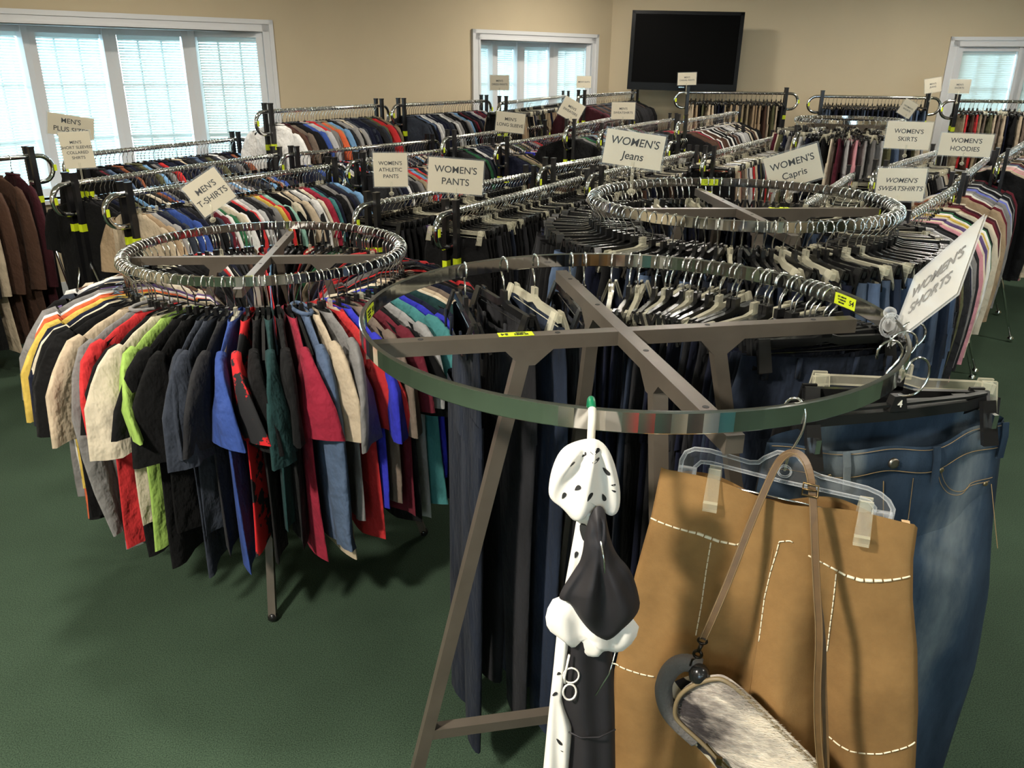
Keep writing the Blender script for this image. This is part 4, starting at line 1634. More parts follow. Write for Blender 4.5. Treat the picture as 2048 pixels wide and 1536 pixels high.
# --- suede skirt on a clear hanger
SK_L = [(-0.161, 1.233), (-0.169, 1.157), (-0.186, 1.053), (-0.201, 0.92), (-0.207, 0.87), (-0.204, 0.77), (-0.196, 0.669), (-0.189, 0.55)]
SK_R = [(0.168, 1.212), (0.171, 1.165), (0.181, 1.105), (0.200, 1.029), (0.218, 0.932), (0.232, 0.831), (0.242, 0.755), (0.250, 0.53)]
PS, AS = (0.36, 0.94), -20


def sk_fold(u, z, side=0):
    q = max(0.0, min(1.0, (1.2 - z) / 0.45))
    return 0.022 * q * math.sin(u * 27 + 1.4 + z * 4) + 0.007 * q * math.sin(u * 61 + 9 * z) + 0.004 * math.sin(u * 40 + z * 9) + 0.003 * math.sin(u * 23 - z * 26) + 1.7 * q * (0.020 * math.exp(-((u + 0.005 + 0.10 * (1.1 - z)) / 0.018) ** 2) - 0.016 * math.exp(-((u - 0.045 + 0.04 * (1.1 - z)) / 0.028) ** 2) + 0.014 * math.exp(-((u - 0.10 + 0.12 * (z - 0.9)) / 0.016) ** 2) + 0.012 * math.exp(-((u + 0.10 - 0.1 * (z - 0.9)) / 0.02) ** 2))


def sk_T(t): return 0.012 + 0.02 * min(1, t * 2)


def sk_front(u, z):
    l, r_ = at_z(SK_L, z), at_z(SK_R, z)
    s = min(0.995, max(0.005, (u - l) / (r_ - l)))
    t = min(1, max(0, (1.222 - z) / 0.68))
    return -sk_T(t) * math.sin(PI * s) ** 0.45 + sk_fold(u, z) * math.sin(PI * s) ** 0.5


sk = frame('suede_skirt', PS, AS)
tag(sk, 'tan suede skirt with cream stitching, clipped to a clear hanger', 'skirt')
mb = MB()
drape(mb, SK_L, SK_R, lambda s: 0.004 * math.sin(s * 9) + 0.004, lambda s: 0.010 * math.sin(PI * s) * math.sin(s * 11), sk_T, sk_fold, 60, 60)
link('skirt_panel', mb.mesh('skirt_panel', M['suede'], True), sk)
S_ = {
    's1': [(-0.169, 1.156), (-0.135, 1.154), (-0.1, 1.153), (-0.072, 1.145), (-0.048, 1.145), (-0.035, 1.155)],
    's2': [(-0.082, 1.141), (-0.084, 1.095), (-0.085, 1.035), (-0.088, 0.981)],
    's3': [(-0.001, 1.005), (-0.002, 1.074), (0.001, 1.116), (0.005, 1.149), (0.006, 1.164), (0.019, 1.169), (0.031, 1.164)],
    's4': [(0.045, 1.152), (0.074, 1.137), (0.094, 1.13), (0.113, 1.128), (0.143, 1.135), (0.174, 1.145)],
    's5': [(0.083, 1.128), (0.086, 1.08), (0.088, 1.039), (0.091, 0.988)],
    's6': [(-0.208, 0.888), (-0.175, 0.89), (-0.142, 0.89)], 's7': [(0.109, 0.848), (0.143, 0.847), (0.181, 0.86), (0.222, 0.885)]}
g_ = []
for k, p in S_.items():
    g_ += dashes(p, sk_front, r=0.0009 if k in ('s2', 's3', 's5') else 0.0011, fat=0.55 if k in ('s1', 's4') else None)
o = stitch_obj('stitching', g_, M['thread'], sk)
o['label'] = 'cream whip stitching'
mb = MB()
for p in ([(-0.102, 0.90), (-0.102, 0.774), (-0.096, 0.60)], [(-0.0, 1.15), (-0.004, 0.95), (0.0, 0.6)], [(0.088, 1.0), (0.1, 0.85), (0.11, 0.6)]):
    pts = [resample(p, i / 14) for i in range(15)]
    mb.tube([(u, sk_front(u, z) + 0.0002, z) for u, z in pts], 0.0014, n=5)
link('seam', mb.mesh('seam', M['suede'], True), sk)
mb = MB(); mb.box(0.148, 0.158, -0.004, 0.004, 1.208, 1.218)
link('zip_end', mb.mesh('zip_end', M['brass']), sk)

hg = frame('clear_skirt_hanger', PS, AS)
tag(hg, 'clear acrylic clip hanger holding the suede skirt', 'hanger')
HO = [(-0.135, 1.228), (-0.134, 1.253), (-0.129, 1.266), (-0.118, 1.273), (-0.098, 1.274), (-0.045, 1.266), (-0.034, 1.268), (-0.027, 1.276), (-0.012, 1.287), (0.012, 1.287), (0.024, 1.275), (0.033, 1.266), (0.045, 1.262), (0.102, 1.256), (0.118, 1.251), (0.129, 1.243), (0.136, 1.232), (0.136, 1.209)]
HI = [(-0.116, 1.230), (-0.115, 1.246), (-0.108, 1.255), (-0.095, 1.256), (0.0, 1.246), (0.095, 1.240), (0.107, 1.238), (0.115, 1.230), (0.115, 1.216)]
mb = MB()
mb.tube([(u, 0, z) for u, z in HO], 0.0032, n=8)
mb.tube([(u, 0, z) for u, z in HI], 0.0028, n=8)
HO2 = [resample(HO, i / 40) for i in range(41)]
HI2 = [resample(HI, i / 40) for i in range(41)]
mb.grid([[(a[0], 0, a[1]), (b[0], 0, b[1])] for a, b in zip(HO2, HI2)], 1)
for u in (-0.125, 0.125):
    mb.box(u - 0.012, u + 0.012, -0.006, 0.006, 1.220 - u * 0.07, 1.234 - u * 0.07)
mb.tube([(0.008 * math.cos(a), -0.002, 1.262 + 0.008 * math.sin(a)) for a in [2 * PI * i / 16 for i in range(16)]], 0.0016, n=6, closed=True)
link('hanger_frame', mb.mesh('hanger_frame', [M['clearhard'], M['clearplate']], True), hg)
tubes('clip_rod', [[(-0.133, 0.0, 1.229), (0.135, 0.0, 1.211)]], 0.0016, M['wire'], hg)
for u, zt in ((-0.088, 1.250), (0.104, 1.240)):
    mb = MB()
    for s in (-1, 1):
        w0, w1 = 0.008, 0.0095
        y0, y1 = s * 0.004, s * 0.019
        mb.add([(u - w0, y0, zt), (u + w0, y0, zt), (u + w1, y1, zt - 0.045), (u - w1, y1, zt - 0.045), (u - w0, y0 + s * 0.004, zt), (u + w0, y0 + s * 0.004, zt), (u + w1, y1 + s * 0.006, zt - 0.043), (u - w1, y1 + s * 0.006, zt - 0.043)],
               [(0, 1, 2, 3), (4, 7, 6, 5), (0, 4, 5, 1), (1, 5, 6, 2), (2, 6, 7, 3), (3, 7, 4, 0)])
        mb.box(u - 0.0095, u + 0.0095, s * 0.022 - 0.004, s * 0.022 + 0.004, zt - 0.055, zt - 0.043)
    link('clip', mb.mesh('clip', M['clear']), hg)
hk = [(0.0, 0, 1.262), (0.002, 0, 1.286), (0.008, 0, 1.301), (0.015, 0.0, 1.323), (0.016, 0.002, 1.344), (0.010, 0.004, 1.358), (0.003, 0.006, 1.3635), (-0.006, 0.008, 1.361), (-0.012, 0.010, 1.351), (-0.014, 0.011, 1.335)]
tubes('hook', [smooth_poly(hk, 2, False)], 0.0018, M['wire'], hg, 8)

# --- fur clutch bag hung by its strap from the hanger
bagP = (0.33, 0.86)
bag = frame('fur_clutch_bag', bagP, AS)
tag(bag, 'grey and cream fur clutch bag hanging by a brown leather strap before the suede skirt', 'bag')
BG = [(-0.099, 0.901), (-0.097, 0.934), (-0.08, 0.96), (-0.051, 0.982), (-0.034, 0.983), (-0.002, 0.96), (0.027, 0.935), (0.064, 0.904), (0.1, 0.873), (0.150, 0.830), (0.200, 0.785), (0.21, 0.74), (0.17, 0.70), (0.12, 0.70),
      (0.032, 0.781), (-0.03, 0.843), (-0.061, 0.869), (-0.087, 0.887)]


def furmat(name):
    m, nt, b = mat(name)
    b.inputs['Roughness'].default_value = 0.6
    t = N(nt, 'ShaderNodeTexCoord')
    mp = N(nt, 'ShaderNodeMapping')
    mp.inputs['Rotation'].default_value = (0, R(-12), 0)
    mp.inputs['Scale'].default_value = (9, 4, 26)
    n1 = N(nt, 'ShaderNodeTexNoise')
    n1.inputs['Scale'].default_value = 1.0
    n1.inputs['Detail'].default_value = 5
    n1.inputs['Roughness'].default_value = 0.65
    sx = N(nt, 'ShaderNodeSeparateXYZ')
    gx = N(nt, 'ShaderNodeMapRange')
    gx.inputs[1].default_value = -0.06
    gx.inputs[2].default_value = 0.12
    gx.inputs[3].default_value = -0.13
    gx.inputs[4].default_value = 0.24
    ad = N(nt, 'ShaderNodeMath', operation='ADD')
    a2 = N(nt, 'ShaderNodeMath', operation='ADD')
    sc_ = N(nt, 'ShaderNodeMath', operation='MULTIPLY')
    sc_.inputs[1].default_value = 0.45
    cr = N(nt, 'ShaderNodeValToRGB')
    e = cr.color_ramp.elements
    e[0].position, e[0].color = 0.30, rgb(60, 54, 54)
    e[1].position, e[1].color = 0.62, rgb(240, 230, 212)
    x = e.new(0.43)
    x.color = rgb(160, 150, 140)
    nt.links.new(t.outputs['Object'], mp.inputs[0])
    nt.links.new(mp.outputs[0], n1.inputs['Vector'])
    nt.links.new(t.outputs['Object'], sx.inputs[0])
    # pale towards the upper right edge: x + 0.5*(z-0.85)
    zs_ = N(nt, 'ShaderNodeMath', operation='SUBTRACT')
    zs_.inputs[1].default_value = 0.87
    nt.links.new(sx.outputs['Z'], zs_.inputs[0])
    nt.links.new(zs_.outputs[0], sc_.inputs[0])
    nt.links.new(sx.outputs['X'], a2.inputs[0])
    nt.links.new(sc_.outputs[0], a2.inputs[1])
    nt.links.new(a2.outputs[0], gx.inputs[0])
    nt.links.new(n1.outputs['Fac'], ad.inputs[0])
    nt.links.new(gx.outputs[0], ad.inputs[1])
    nt.links.new(ad.outputs[0], cr.inputs[0])
    nt.links.new(cr.outputs[0], b.inputs['Base Color'])
    return m


M['fur'] = furmat('mottled fur')


def zebra():
    m, nt, b = mat('zebra striped cloth')
    b.inputs['Roughness'].default_value = 0.9
    t = N(nt, 'ShaderNodeTexCoord')
    w = N(nt, 'ShaderNodeTexWave', bands_direction='DIAGONAL')
    w.inputs['Scale'].default_value = 11
    w.inputs['Distortion'].default_value = 5
    w.inputs['Detail Scale'].default_value = 1.5
    cr = N(nt, 'ShaderNodeValToRGB')
    cr.color_ramp.elements[0].position = 0.48
    cr.color_ramp.elements[0].color = rgb(36, 32, 34)
    cr.color_ramp.elements[1].position = 0.54
    cr.color_ramp.elements[1].color = rgb(214, 200, 174)
    nt.links.new(t.outputs['Object'], w.inputs[0])
    nt.links.new(w.outputs['Fac'], cr.inputs[0])
    nt.links.new(cr.outputs[0], b.inputs['Base Color'])
    return m


M['zebra'] = zebra()
mb = inflate(BG, 0.022, 0.0, k=8)
link('body', mb.mesh('body', M['fur'], True), bag)
ZP = [(u - 0.026, z - 0.026) for u, z in BG]
mb = inflate(ZP, 0.018, 0.022, k=6)
link('striped_back', mb.mesh('striped_back', M['zebra'], True), bag)
pg = smooth_poly(BG, 2)
mb = MB(); mb.tube([(u, -0.010, z) for u, z in pg], 0.0034, n=6, closed=True)
link('piping', mb.mesh('piping', simple('olive piping', rgb(120, 104, 76), 0.5), True), bag)
# fur: short strands combed towards the right
g = random.Random(5)
cu = sum(p[0] for p in pg) / len(pg)
cz = sum(p[1] for p in pg) / len(pg)
mb = MB()
for _ in range(9000):
    i = g.randrange(len(pg))
    a, b = pg[i], pg[(i + 1) % len(pg)]
    q = g.random()
    s = math.sqrt(g.random()) * 0.97
    pu, pz = lerp(a[0], b[0], q), lerp(a[1], b[1], q)
    u, z = cu + (pu - cu) * s, cz + (pz - cz) * s
    v = -0.022 * math.sqrt(max(0, 1 - s ** 2.6))
    an = R(18) + g.uniform(-0.5, 0.5)
    ln = g.uniform(0.007, 0.017)
    dx, dz = math.cos(an) * ln, math.sin(an) * ln * 0.8
    w = 0.0006
    mb.add([(u - dz / ln * w, v, z + dx / ln * w), (u + dz / ln * w, v, z - dx / ln * w), (u + dx, v - g.uniform(0.001, 0.005), z + dz)], [(0, 1, 2)])
link('fur', mb.mesh('fur', M['fur']), bag)
KN = [(-0.075, 0.978), (-0.098, 0.982), (-0.115, 0.965), (-0.124, 0.937), (-0.122, 0.910), (-0.112, 0.884), (-0.095, 0.868), (-0.07, 0.85)]
mb = MB(); mb.tube([(u + 0.004, 0.010, z) for u, z in smooth_poly(KN, 2, False)], 0.0125, n=10)
link('knit_handle', mb.mesh('knit_handle', M['knit'], True), bag)
mb = MB(); mb.ball((-0.072, 0.0, 0.974), 0.0145, 14, sc_=(1, 1, 1.1))
link('bead', mb.mesh('bead', M['black'], True), bag)
mb = MB()
mb.tube([(-0.085, 0.0, 0.985), (-0.083, -0.003, 0.998), (-0.078, -0.003, 1.004)], 0.0016, n=6)
mb.tube([(-0.0765 + 0.0055 * math.cos(a), -0.003, 1.0095 + 0.0055 * math.sin(a)) for a in [2 * PI * i / 14 for i in range(14)]], 0.0022, n=6, closed=True)
mb.tube([(-0.076, -0.003, 1.015), (-0.073, -0.003, 1.027)], 0.003, n=8)
mb.tube([(-0.0725 + 0.006 * math.cos(a), -0.003, 1.033 + 0.0045 * math.sin(a)) for a in [2 * PI * i / 14 for i in range(14)]], 0.0018, n=6, closed=True)
link('clasp', mb.mesh('clasp', M['dkmetal'], True), bag)
mb = MB()
mb.box(-0.034, -0.026, -0.027, -0.022, 0.850, 0.862)
mb.tube([(-0.05, -0.020, 0.876), (-0.03, -0.022, 0.857), (0.0, -0.021, 0.832)], 0.0012, n=5)
link('zip_pull', mb.mesh('zip_pull', M['brass']), bag)
# strap: in the bag's frame, up over the hanger's centre hump and down
SL = [(-0.072, -0.003, 1.036), (-0.064, 0.000, 1.066), (-0.048, 0.018, 1.128), (-0.037, 0.034, 1.178), (-0.026, 0.050, 1.223), (-0.018, 0.060, 1.251), (-0.011, 0.068, 1.276), (-0.003, 0.076, 1.288), (0.008, 0.080, 1.2935), (0.020, 0.076, 1.291),
      (0.030, 0.066, 1.278), (0.038, 0.056, 1.250), (0.049, 0.036, 1.189), (0.060, 0.020, 1.129), (0.071, 0.006, 1.076), (0.079, -0.004, 0.993), (0.093, -0.012, 0.909), (0.108, -0.010, 0.850)]
mb = MB()
mb.tube([tuple(p) for p in smooth_poly(SL, 2, False)], 0.005, flat=(0.0022, 0.0098))
s_ = link('strap', mb.mesh('strap', M['strap']), bag)
SL2 = [(0.036, 0.058, 1.262), (0.047, 0.040, 1.200), (0.060, 0.026, 1.129), (0.075, 0.012, 1.076), (0.088, 0.004, 0.993), (0.103, -0.004, 0.909), (0.112, -0.008, 0.850)]
mb = MB(); mb.tube([tuple(p) for p in smooth_poly(SL2, 2, False)], 0.005, flat=(0.0022, 0.0075))
link('strap', mb.mesh('strap', M['strap']), bag)
mb = MB()
for off in (-0.004, 0.004):
    mb.tube([(p[0] + off, p[1] - 0.0016, p[2]) for p in smooth_poly(SL, 2, False)], 0.0004, n=4)
link('stitching', mb.mesh('stitching', M['goldthread']), s_)
mb = MB()
bu, bz = 0.034, 1.258
mb.tube([(bu - 0.009, 0.052, bz + 0.008), (bu + 0.009, 0.052, bz + 0.006), (bu + 0.010, 0.050, bz - 0.009), (bu - 0.009, 0.050, bz - 0.008)], 0.0016, n=6, closed=True)
mb.tube([(bu - 0.010, 0.050, bz), (bu + 0.008, 0.050, bz)], 0.0014, n=6)
link('buckle', mb.mesh('buckle', M['brass'], True), bag)
mb = MB(); mb.tube([(0.109, -0.010, 0.856), (0.112, -0.010, 0.84), (0.118, -0.004, 0.81)], 0.0095, n=8)
link('strap_joint', mb.mesh('strap_joint', M['black'], True), bag)

# --- washed blue jeans on the size 4 hanger
PJ, AJ = (0.60, 1.12), 10
je = frame('washed_jeans', PJ, AJ)
tag(je, 'washed blue jeans hanging front-on behind the suede skirt', 'jeans')
JL = [(-0.222, 1.236), (-0.226, 1.19), (-0.232, 1.10), (-0.236, 0.98)]
JR = [(0.174, 1.249), (0.182, 1.21), (0.193, 1.13), (0.214, 0.99)]


def j_topf(s): return -0.022 * math.sin(PI * s) ** 1.2 + 0.004 * math.sin(s * 17)
def j_topb(s): return 0.020 * math.sin(PI * s) ** 0.5
def j_fold(u, z, side=0): return 0.004 * math.sin(u * 30 + z * 8) + 0.003 * math.sin(u * 55 - z * 14)


mb = MB()
drape(mb, JL, JR, j_topf, j_topb, lambda t: 0.020 + 0.014 * t if t < 0.45 else lerp(0.0263, 0.006, (t - 0.45) / 0.55), j_fold, 44, 20)
def leg_edges(s):
    if s > 0: return [(-0.020, 1.12), (-0.012, 1.02), (0.0, 0.93), (0.02, 0.75), (0.06, 0.45), (0.08, 0.22)], [(0.194, 1.12), (0.210, 1.02), (0.228, 0.92), (0.238, 0.77), (0.234, 0.63), (0.226, 0.45), (0.222, 0.22)]
    return [(-0.231, 1.12), (-0.234, 1.02), (-0.245, 0.9), (-0.25, 0.75), (-0.25, 0.45), (-0.25, 0.22)], [(-0.002, 1.12), (-0.012, 1.02), (-0.03, 0.9), (-0.07, 0.7), (-0.10, 0.45), (-0.11, 0.22)]
for s in (-1, 1):
    l, r_ = leg_edges(s)
    drape(mb, l, r_, lambda q: 0, lambda q: 0, lambda t: 0.010 + 0.026 * min(1, t * 5) - 0.006 * t, lambda u, z, sd: 0.007 * math.sin(u * 26 + z * 7) + 0.004 * math.sin(z * 22 + u * 30), 30, 30)
link('denim', mb.mesh('denim', M['washed'], True), je)


def j_front(u, z, t=0.12):
    l, r_ = at_z(JL, z), at_z(JR, z)
    s = min(0.99, max(0.01, (u - l) / (r_ - l)))
    return -(0.020 + 0.014 * min(1, max(0, (1.24 - z) / 0.25))) * math.sin(PI * s) ** 0.45 + j_fold(u, z) * math.sin(PI * s) ** 0.5


def band_top(u):
    s = min(1, max(0, (u + 0.222) / 0.396))
    return lerp(1.236, 1.249, s) + j_topf(s)


mb = MB()
rows = []
for i in range(61):
    u = -0.220 + 0.392 * i / 60
    zt = band_top(u)
    zz = [zt + 0.0005, zt - 0.012, zt - 0.026, zt - 0.042, zt - 0.044]
    rows.append([(u, j_front(u, z) - (0.0035 if 0 < k < 4 else 0.0), z) for k, z in enumerate(zz)])
mb.grid(rows)
wb_ = link('waistband', mb.mesh('waistband', M['washed'], True), je)
mb = MB()
for dz in (0.003, 0.040):
    mb.tube([(u, j_front(u, band_top(u) - dz) - 0.0042, band_top(u) - dz) for u in [-0.218 + 0.388 * i / 50 for i in range(51)]], 0.0006, n=4)
link('stitching', mb.mesh('stitching', M['goldthread']), wb_)
for u in (-0.103, 0.040, 0.168):
    mb = MB()
    zt = band_top(u)
    du = 0.006 if u < 0.1 else 0.002
    pts = [(u, j_front(u, zt) - 0.006, zt + 0.002), (u + du * .3, j_front(u, zt - 0.02) - 0.009, zt - 0.02), (u + du, j_front(u, zt - 0.058) - 0.006, zt - 0.058)]
    mb.tube(pts, 0.004, flat=(0.003, 0.011))
    link('belt_loop', mb.mesh('belt_loop', M['washed']), je)
def disc(mb, u, z, r, front, h=0.003):
    v = front(u, z)
    mb.tube([(u, v - 0.003, z), (u, v - 0.003 - h, z), (u, v - 0.0035 - h, z)], [r, r, r * 0.6], n=14)
mb = MB(); disc(mb, -0.022, 1.197, 0.0085, j_front, 0.005)
link('button', mb.mesh('button', simple('pewter button', rgb(150, 142, 130), 0.4, 1.0), True), je)
for u, z in ((0.058, 1.182), (0.155, 1.143), (-0.125, 1.182), (-0.150, 1.176)):
    mb = MB(); disc(mb, u, z, 0.0042, j_front, 0.001)
    link('rivet', mb.mesh('rivet', simple('rivet', rgb(168, 150, 120), 0.4, 1.0), True), je)
mb = MB()
PK = smooth_poly([(0.057, 1.185), (0.069, 1.161), (0.088, 1.141), (0.108, 1.134), (0.121, 1.138), (0.126, 1.150), (0.170, 1.150)], 2, False)
for off in (0.0, 0.006):
    mb.tube([(u - off * .6, j_front(u, z) - 0.0012, z - off) for u, z in PK], 0.0006, n=4)
mb.tube([(lerp(0.168, 0.206, i / 12), j_front(0.16, lerp(1.14, 1.02, i / 12)) - 0.002, lerp(1.14, 1.02, i / 12)) for i in range(13)], 0.0007, n=4)
mb.tube([(lerp(-0.030, -0.010, i / 10), j_front(-0.02, lerp(1.165, 1.04, i / 10)) - 0.0015, lerp(1.165, 1.04, i / 10)) for i in range(11)], 0.0009, n=4)
for u0 in (0.0,):
    mb.tube([(0.015, j_front(0.015, 1.17) - .0015, 1.17), (0.018, j_front(0.018, 1.10) - .0015, 1.10), (0.0, j_front(0, 1.06) - .0015, 1.06)], 0.0006, n=4)
link('stitching', mb.mesh('stitching', M['goldthread']), je)

h4 = frame('size_four_clip_hanger', PJ, AJ)
h4.name = 'clip_hanger'
tag(h4, 'black clip hanger with a size 4 marker above the washed jeans', 'hanger')
mb = MB()
mb.tube([(-0.175, 0, 1.262), (-0.14, 0, 1.266), (-0.03, 0, 1.268), (0.10, 0, 1.276), (0.13, 0, 1.284)], 0.008, flat=(0.012, 0.016))
mb.tube([(-0.175, 0, 1.280), (-0.14, 0, 1.280), (0.10, 0, 1.290), (0.13, 0, 1.294)], 0.004, flat=(0.010, 0.004))
link('bar', mb.mesh('bar', M['black']), h4)
mb = MB()
mb.add([(-0.034, -0.008, 1.276), (-0.004, -0.008, 1.276), (-0.010, -0.007, 1.300), (-0.028, -0.007, 1.300), (-0.034, 0.008, 1.276), (-0.004, 0.008, 1.276), (-0.010, 0.007, 1.300), (-0.028, 0.007, 1.300)],
       [(0, 1, 2, 3), (7, 6, 5, 4), (0, 4, 5, 1), (1, 5, 6, 2), (2, 6, 7, 3), (3, 7, 4, 0)])
mk_ = link('size_marker', mb.mesh('size_marker', M['black']), h4)
t4 = link('lettering', text_mesh('4', 0.016, M['white_plastic']), mk_)
t4.location = (-0.019, -0.0085, 1.288)
t4.rotation_euler = (PI / 2, 0, 0)
for u, z in ((-0.160, 1.262), (0.127, 1.283)):
    mb = MB()
    for s in (-1, 1):
        y0, y1 = s * 0.006, s * 0.030
        mb.add([(u - 0.010, y0, z), (u + 0.010, y0, z), (u + 0.015, y1, z - 0.062), (u - 0.011, y1, z - 0.062), (u - 0.010, y0 + s * 0.008, z + 0.004), (u + 0.012, y0 + s * 0.008, z + 0.004), (u + 0.015, y1 + s * 0.007, z - 0.062), (u - 0.011, y1 + s * 0.007, z - 0.062)],
               [(0, 1, 2, 3), (4, 7, 6, 5), (0, 4, 5, 1), (1, 5, 6, 2), (2, 6, 7, 3), (3, 7, 4, 0)])
    cl = link('clip', mb.mesh('clip', M['black']), h4)
    mb = MB(); mb.box(u - 0.003, u + 0.005, -0.0345, -0.025, z - 0.034, z - 0.012)
    link('spring', mb.mesh('spring', M['wire']), cl)
hk = [(-0.019, 0, 1.298), (-0.015, 0, 1.306), (-0.002, 0, 1.318), (0.004, 0, 1.334), (0.002, 0, 1.352), (-0.008, 0, 1.364), (-0.020, 0, 1.3665), (-0.030, 0, 1.361), (-0.036, 0, 1.348)]
hk = [(u + 0.006, v - 0.02, z) for u, v, z in hk]
hk[0] = (-0.019, 0, 1.298)
tubes('hook', [smooth_poly(hk, 2, False)], 0.0018, M['wire'], h4, 8)
# black jeans and hangers behind it
for i, (an, yw, cn, h) in enumerate(((-30, 6, 'black', 'clip_black'), (-23, -2, 'black', 'clip_black'), (-16, -6, 'charcoal', 'clip_clear'))):
    a = R(an)
    place(CA[0] + RR * math.cos(a) + 0.02 * i, CA[1] + RR * math.sin(a) + 0.055, CA[2], R(yw), ('jeans', 'ring_jeans', 'jeans'), h, cn,
          '%s jeans, %s behind the washed jeans at the right of the nearly empty round rack' % (cn, ordinal(i + 1)), 'dark jeans behind the washed jeans',
          '%s clip hanger %s behind the size 4 hanger on the nearly empty round rack' % ('clear' if 'clear' in h else 'black', ordinal(i + 1)), 'hangers behind the size 4 hanger', rnd=False)

# --- black and white dress on a white hanger, seen from its side
PK_ = (0.10, 0.84)
kh = frame('white_hanger', PK_, 0)
tag(kh, 'white plastic hanger with a green tip at the front of the nearly empty round rack', 'hanger')
tubes('body', [smooth_poly([(-0.001, 0.066, 1.362), (-0.002, 0.052, 1.356), (-0.003, 0.045, 1.33), (-0.002, 0.04, 1.30), (-0.001, 0.02, 1.285), (0.001, -0.01, 1.272), (0.003, -0.025, 1.262)], 2, False)], 0.0052, M['white_plastic'], kh, 10)
tubes('tip', [smooth_poly([(-0.001, 0.093, 1.345), (-0.001, 0.091, 1.36), (-0.001, 0.084, 1.3685), (-0.001, 0.074, 1.3695), (-0.001, 0.066, 1.364)], 2, False)], 0.0048, M['green_plastic'], kh, 10)
dr = frame('black_and_white_dress', PK_, 0)
tag(dr, 'black and white dress with puffed slashed sleeve on the white hanger', 'dress')


def gf(a, k, ph=0.0, kz=0.0): return lambda u, z: a * math.sin(u * k + ph + z * kz)


K_bow = [(-0.024, 1.352), (-0.001, 1.356), (0.016, 1.338), (0.029, 1.295), (0.031, 1.266), (0.026, 1.252), (0.016, 1.255), (0.006, 1.268), (-0.006, 1.262), (-0.014, 1.250), (-0.026, 1.246), (-0.038, 1.262), (-0.054, 1.274), (-0.056, 1.290), (-0.052, 1.318), (-0.042, 1.342)]
mb = inflate(K_bow, 0.020, -0.002, lambda u, z: 0.007 * math.sin(11 * math.atan2(u + 0.002, 1.37 - z)) , 12)
o = link('puffed_sleeve', mb.mesh('puffed_sleeve', M['white_cloth'], True), dr)
o['label'] = 'white puffed sleeve'


def slits(name, surf, spots, par):
    tree = BVHTree.FromPolygons([Vector(v) for v in surf.v], surf.f)
    m_ = MB()
    for (u, z, ln, an) in spots:
        rim = []
        for i in range(12):
            a = 2 * PI * i / 12
            x, y = ln * math.cos(a), ln * 0.34 * math.sin(a) * (1.2 + math.cos(a) * 0.6)
            uu, zz = u + x * math.cos(an) - y * math.sin(an), z + x * math.sin(an) + y * math.cos(an)
            hit = tree.ray_cast(Vector((uu, -0.3, zz)), Vector((0, 1, 0)))[0]
            if hit is None: break
            rim.append((uu, hit.y - 0.0008, zz))
        if len(rim) == 12:
            m_.add(rim, [tuple(range(12))])
    link(name, m_.mesh(name, M['ink']), par)


slits('slashes', mb, [(-0.038, 1.285, 0.005, 1.2), (-0.023, 1.300, 0.005, 0.9), (-0.009, 1.292, 0.006, 1.1), (0.010, 1.318, 0.006, -0.8), (0.019, 1.301, 0.003, 0.1), (0.020, 1.293, 0.003, -0.4), (0.009, 1.284, 0.0055, -1.2),
                      (-0.016, 1.338, 0.004, 0.9), (-0.004, 1.344, 0.006, 0.1), (-0.003, 1.334, 0.005, -0.1), (-0.030, 1.330, 0.004, 0.8), (0.016, 1.335, 0.003, -0.9)], o)
WP = [(-0.018, 1.275), (0.004, 1.275), (0.004, 1.20), (-0.010, 1.15), (-0.030, 1.09), (-0.034, 0.97), (-0.018, 0.925), (-0.018, 0.75), (-0.022, 0.6), (-0.055, 0.6), (-0.054, 0.75), (-0.052, 0.85), (-0.048, 0.925), (-0.043, 1.01), (-0.039, 1.09), (-0.029, 1.173), (-0.022, 1.231)]
def slab(poly, T, v0, fold, sm=1, k=5):
    return inflate(poly, T, v0, fold, k, sm)
def strip(L_, R_, T, v0, fold, nu=14, nv=40):
    m_ = MB()
    rows = []
    for j in range(nv + 1):
        t = j / nv
        l, r_ = resample(L_, t), resample(R_, t)
        row = []
        for side in (-1, 1):
            for i in range(nu):
                s = i / nu if side < 0 else 1 - i / nu
                u, z = lerp(l[0], r_[0], s), lerp(l[1], r_[1], s)
                bul = math.sin(PI * s) ** 0.5 if 0 < s < 1 else 0
                row.append((u, v0 + side * T * bul + fold(u, z) * bul, z))
        rows.append(row)
    m_.grid(rows, wrap=True)
    return m_
mb = strip([(-0.018, 1.275), (-0.022, 1.231), (-0.029, 1.173), (-0.039, 1.09), (-0.043, 1.01), (-0.048, 0.925), (-0.054, 0.8), (-0.058, 0.6)], [(0.004, 1.275), (0.004, 1.20), (-0.005, 1.15), (-0.022, 1.09), (-0.030, 0.97), (-0.014, 0.92), (-0.018, 0.8), (-0.02, 0.6)], 0.012, 0.0, gf(0.004, 220, 1, 9))
wp_ = link('white_panel', mb.mesh('white_panel', M['white_cloth'], True), dr)
slits('slashes', mb, [(-0.012, 1.235, 0.012, 1.55), (-0.020, 1.20, 0.005, 1.3), (-0.024, 1.165, 0.006, 1.4), (-0.036, 1.02, 0.004, 1.0), (-0.040, 0.985, 0.005, 0.9), (-0.032, 0.905, 0.006, -0.9), (-0.028, 0.890, 0.002, 0.0), (-0.045, 0.95, 0.004, 1.2)], wp_)
mb = strip([(-0.012, 1.20), (-0.026, 1.12), (-0.036, 1.06), (-0.034, 0.955), (-0.017, 0.925), (-0.020, 0.8), (-0.022, 0.6)], [(0.012, 1.20), (0.026, 1.10), (0.036, 1.03), (0.043, 0.943), (0.049, 0.849), (0.054, 0.77), (0.056, 0.6)], 0.020, 0.006, gf(0.004, 150, 0, 12))
link('skirt_part', mb.mesh('skirt_part', M['black_cloth'], True), dr)
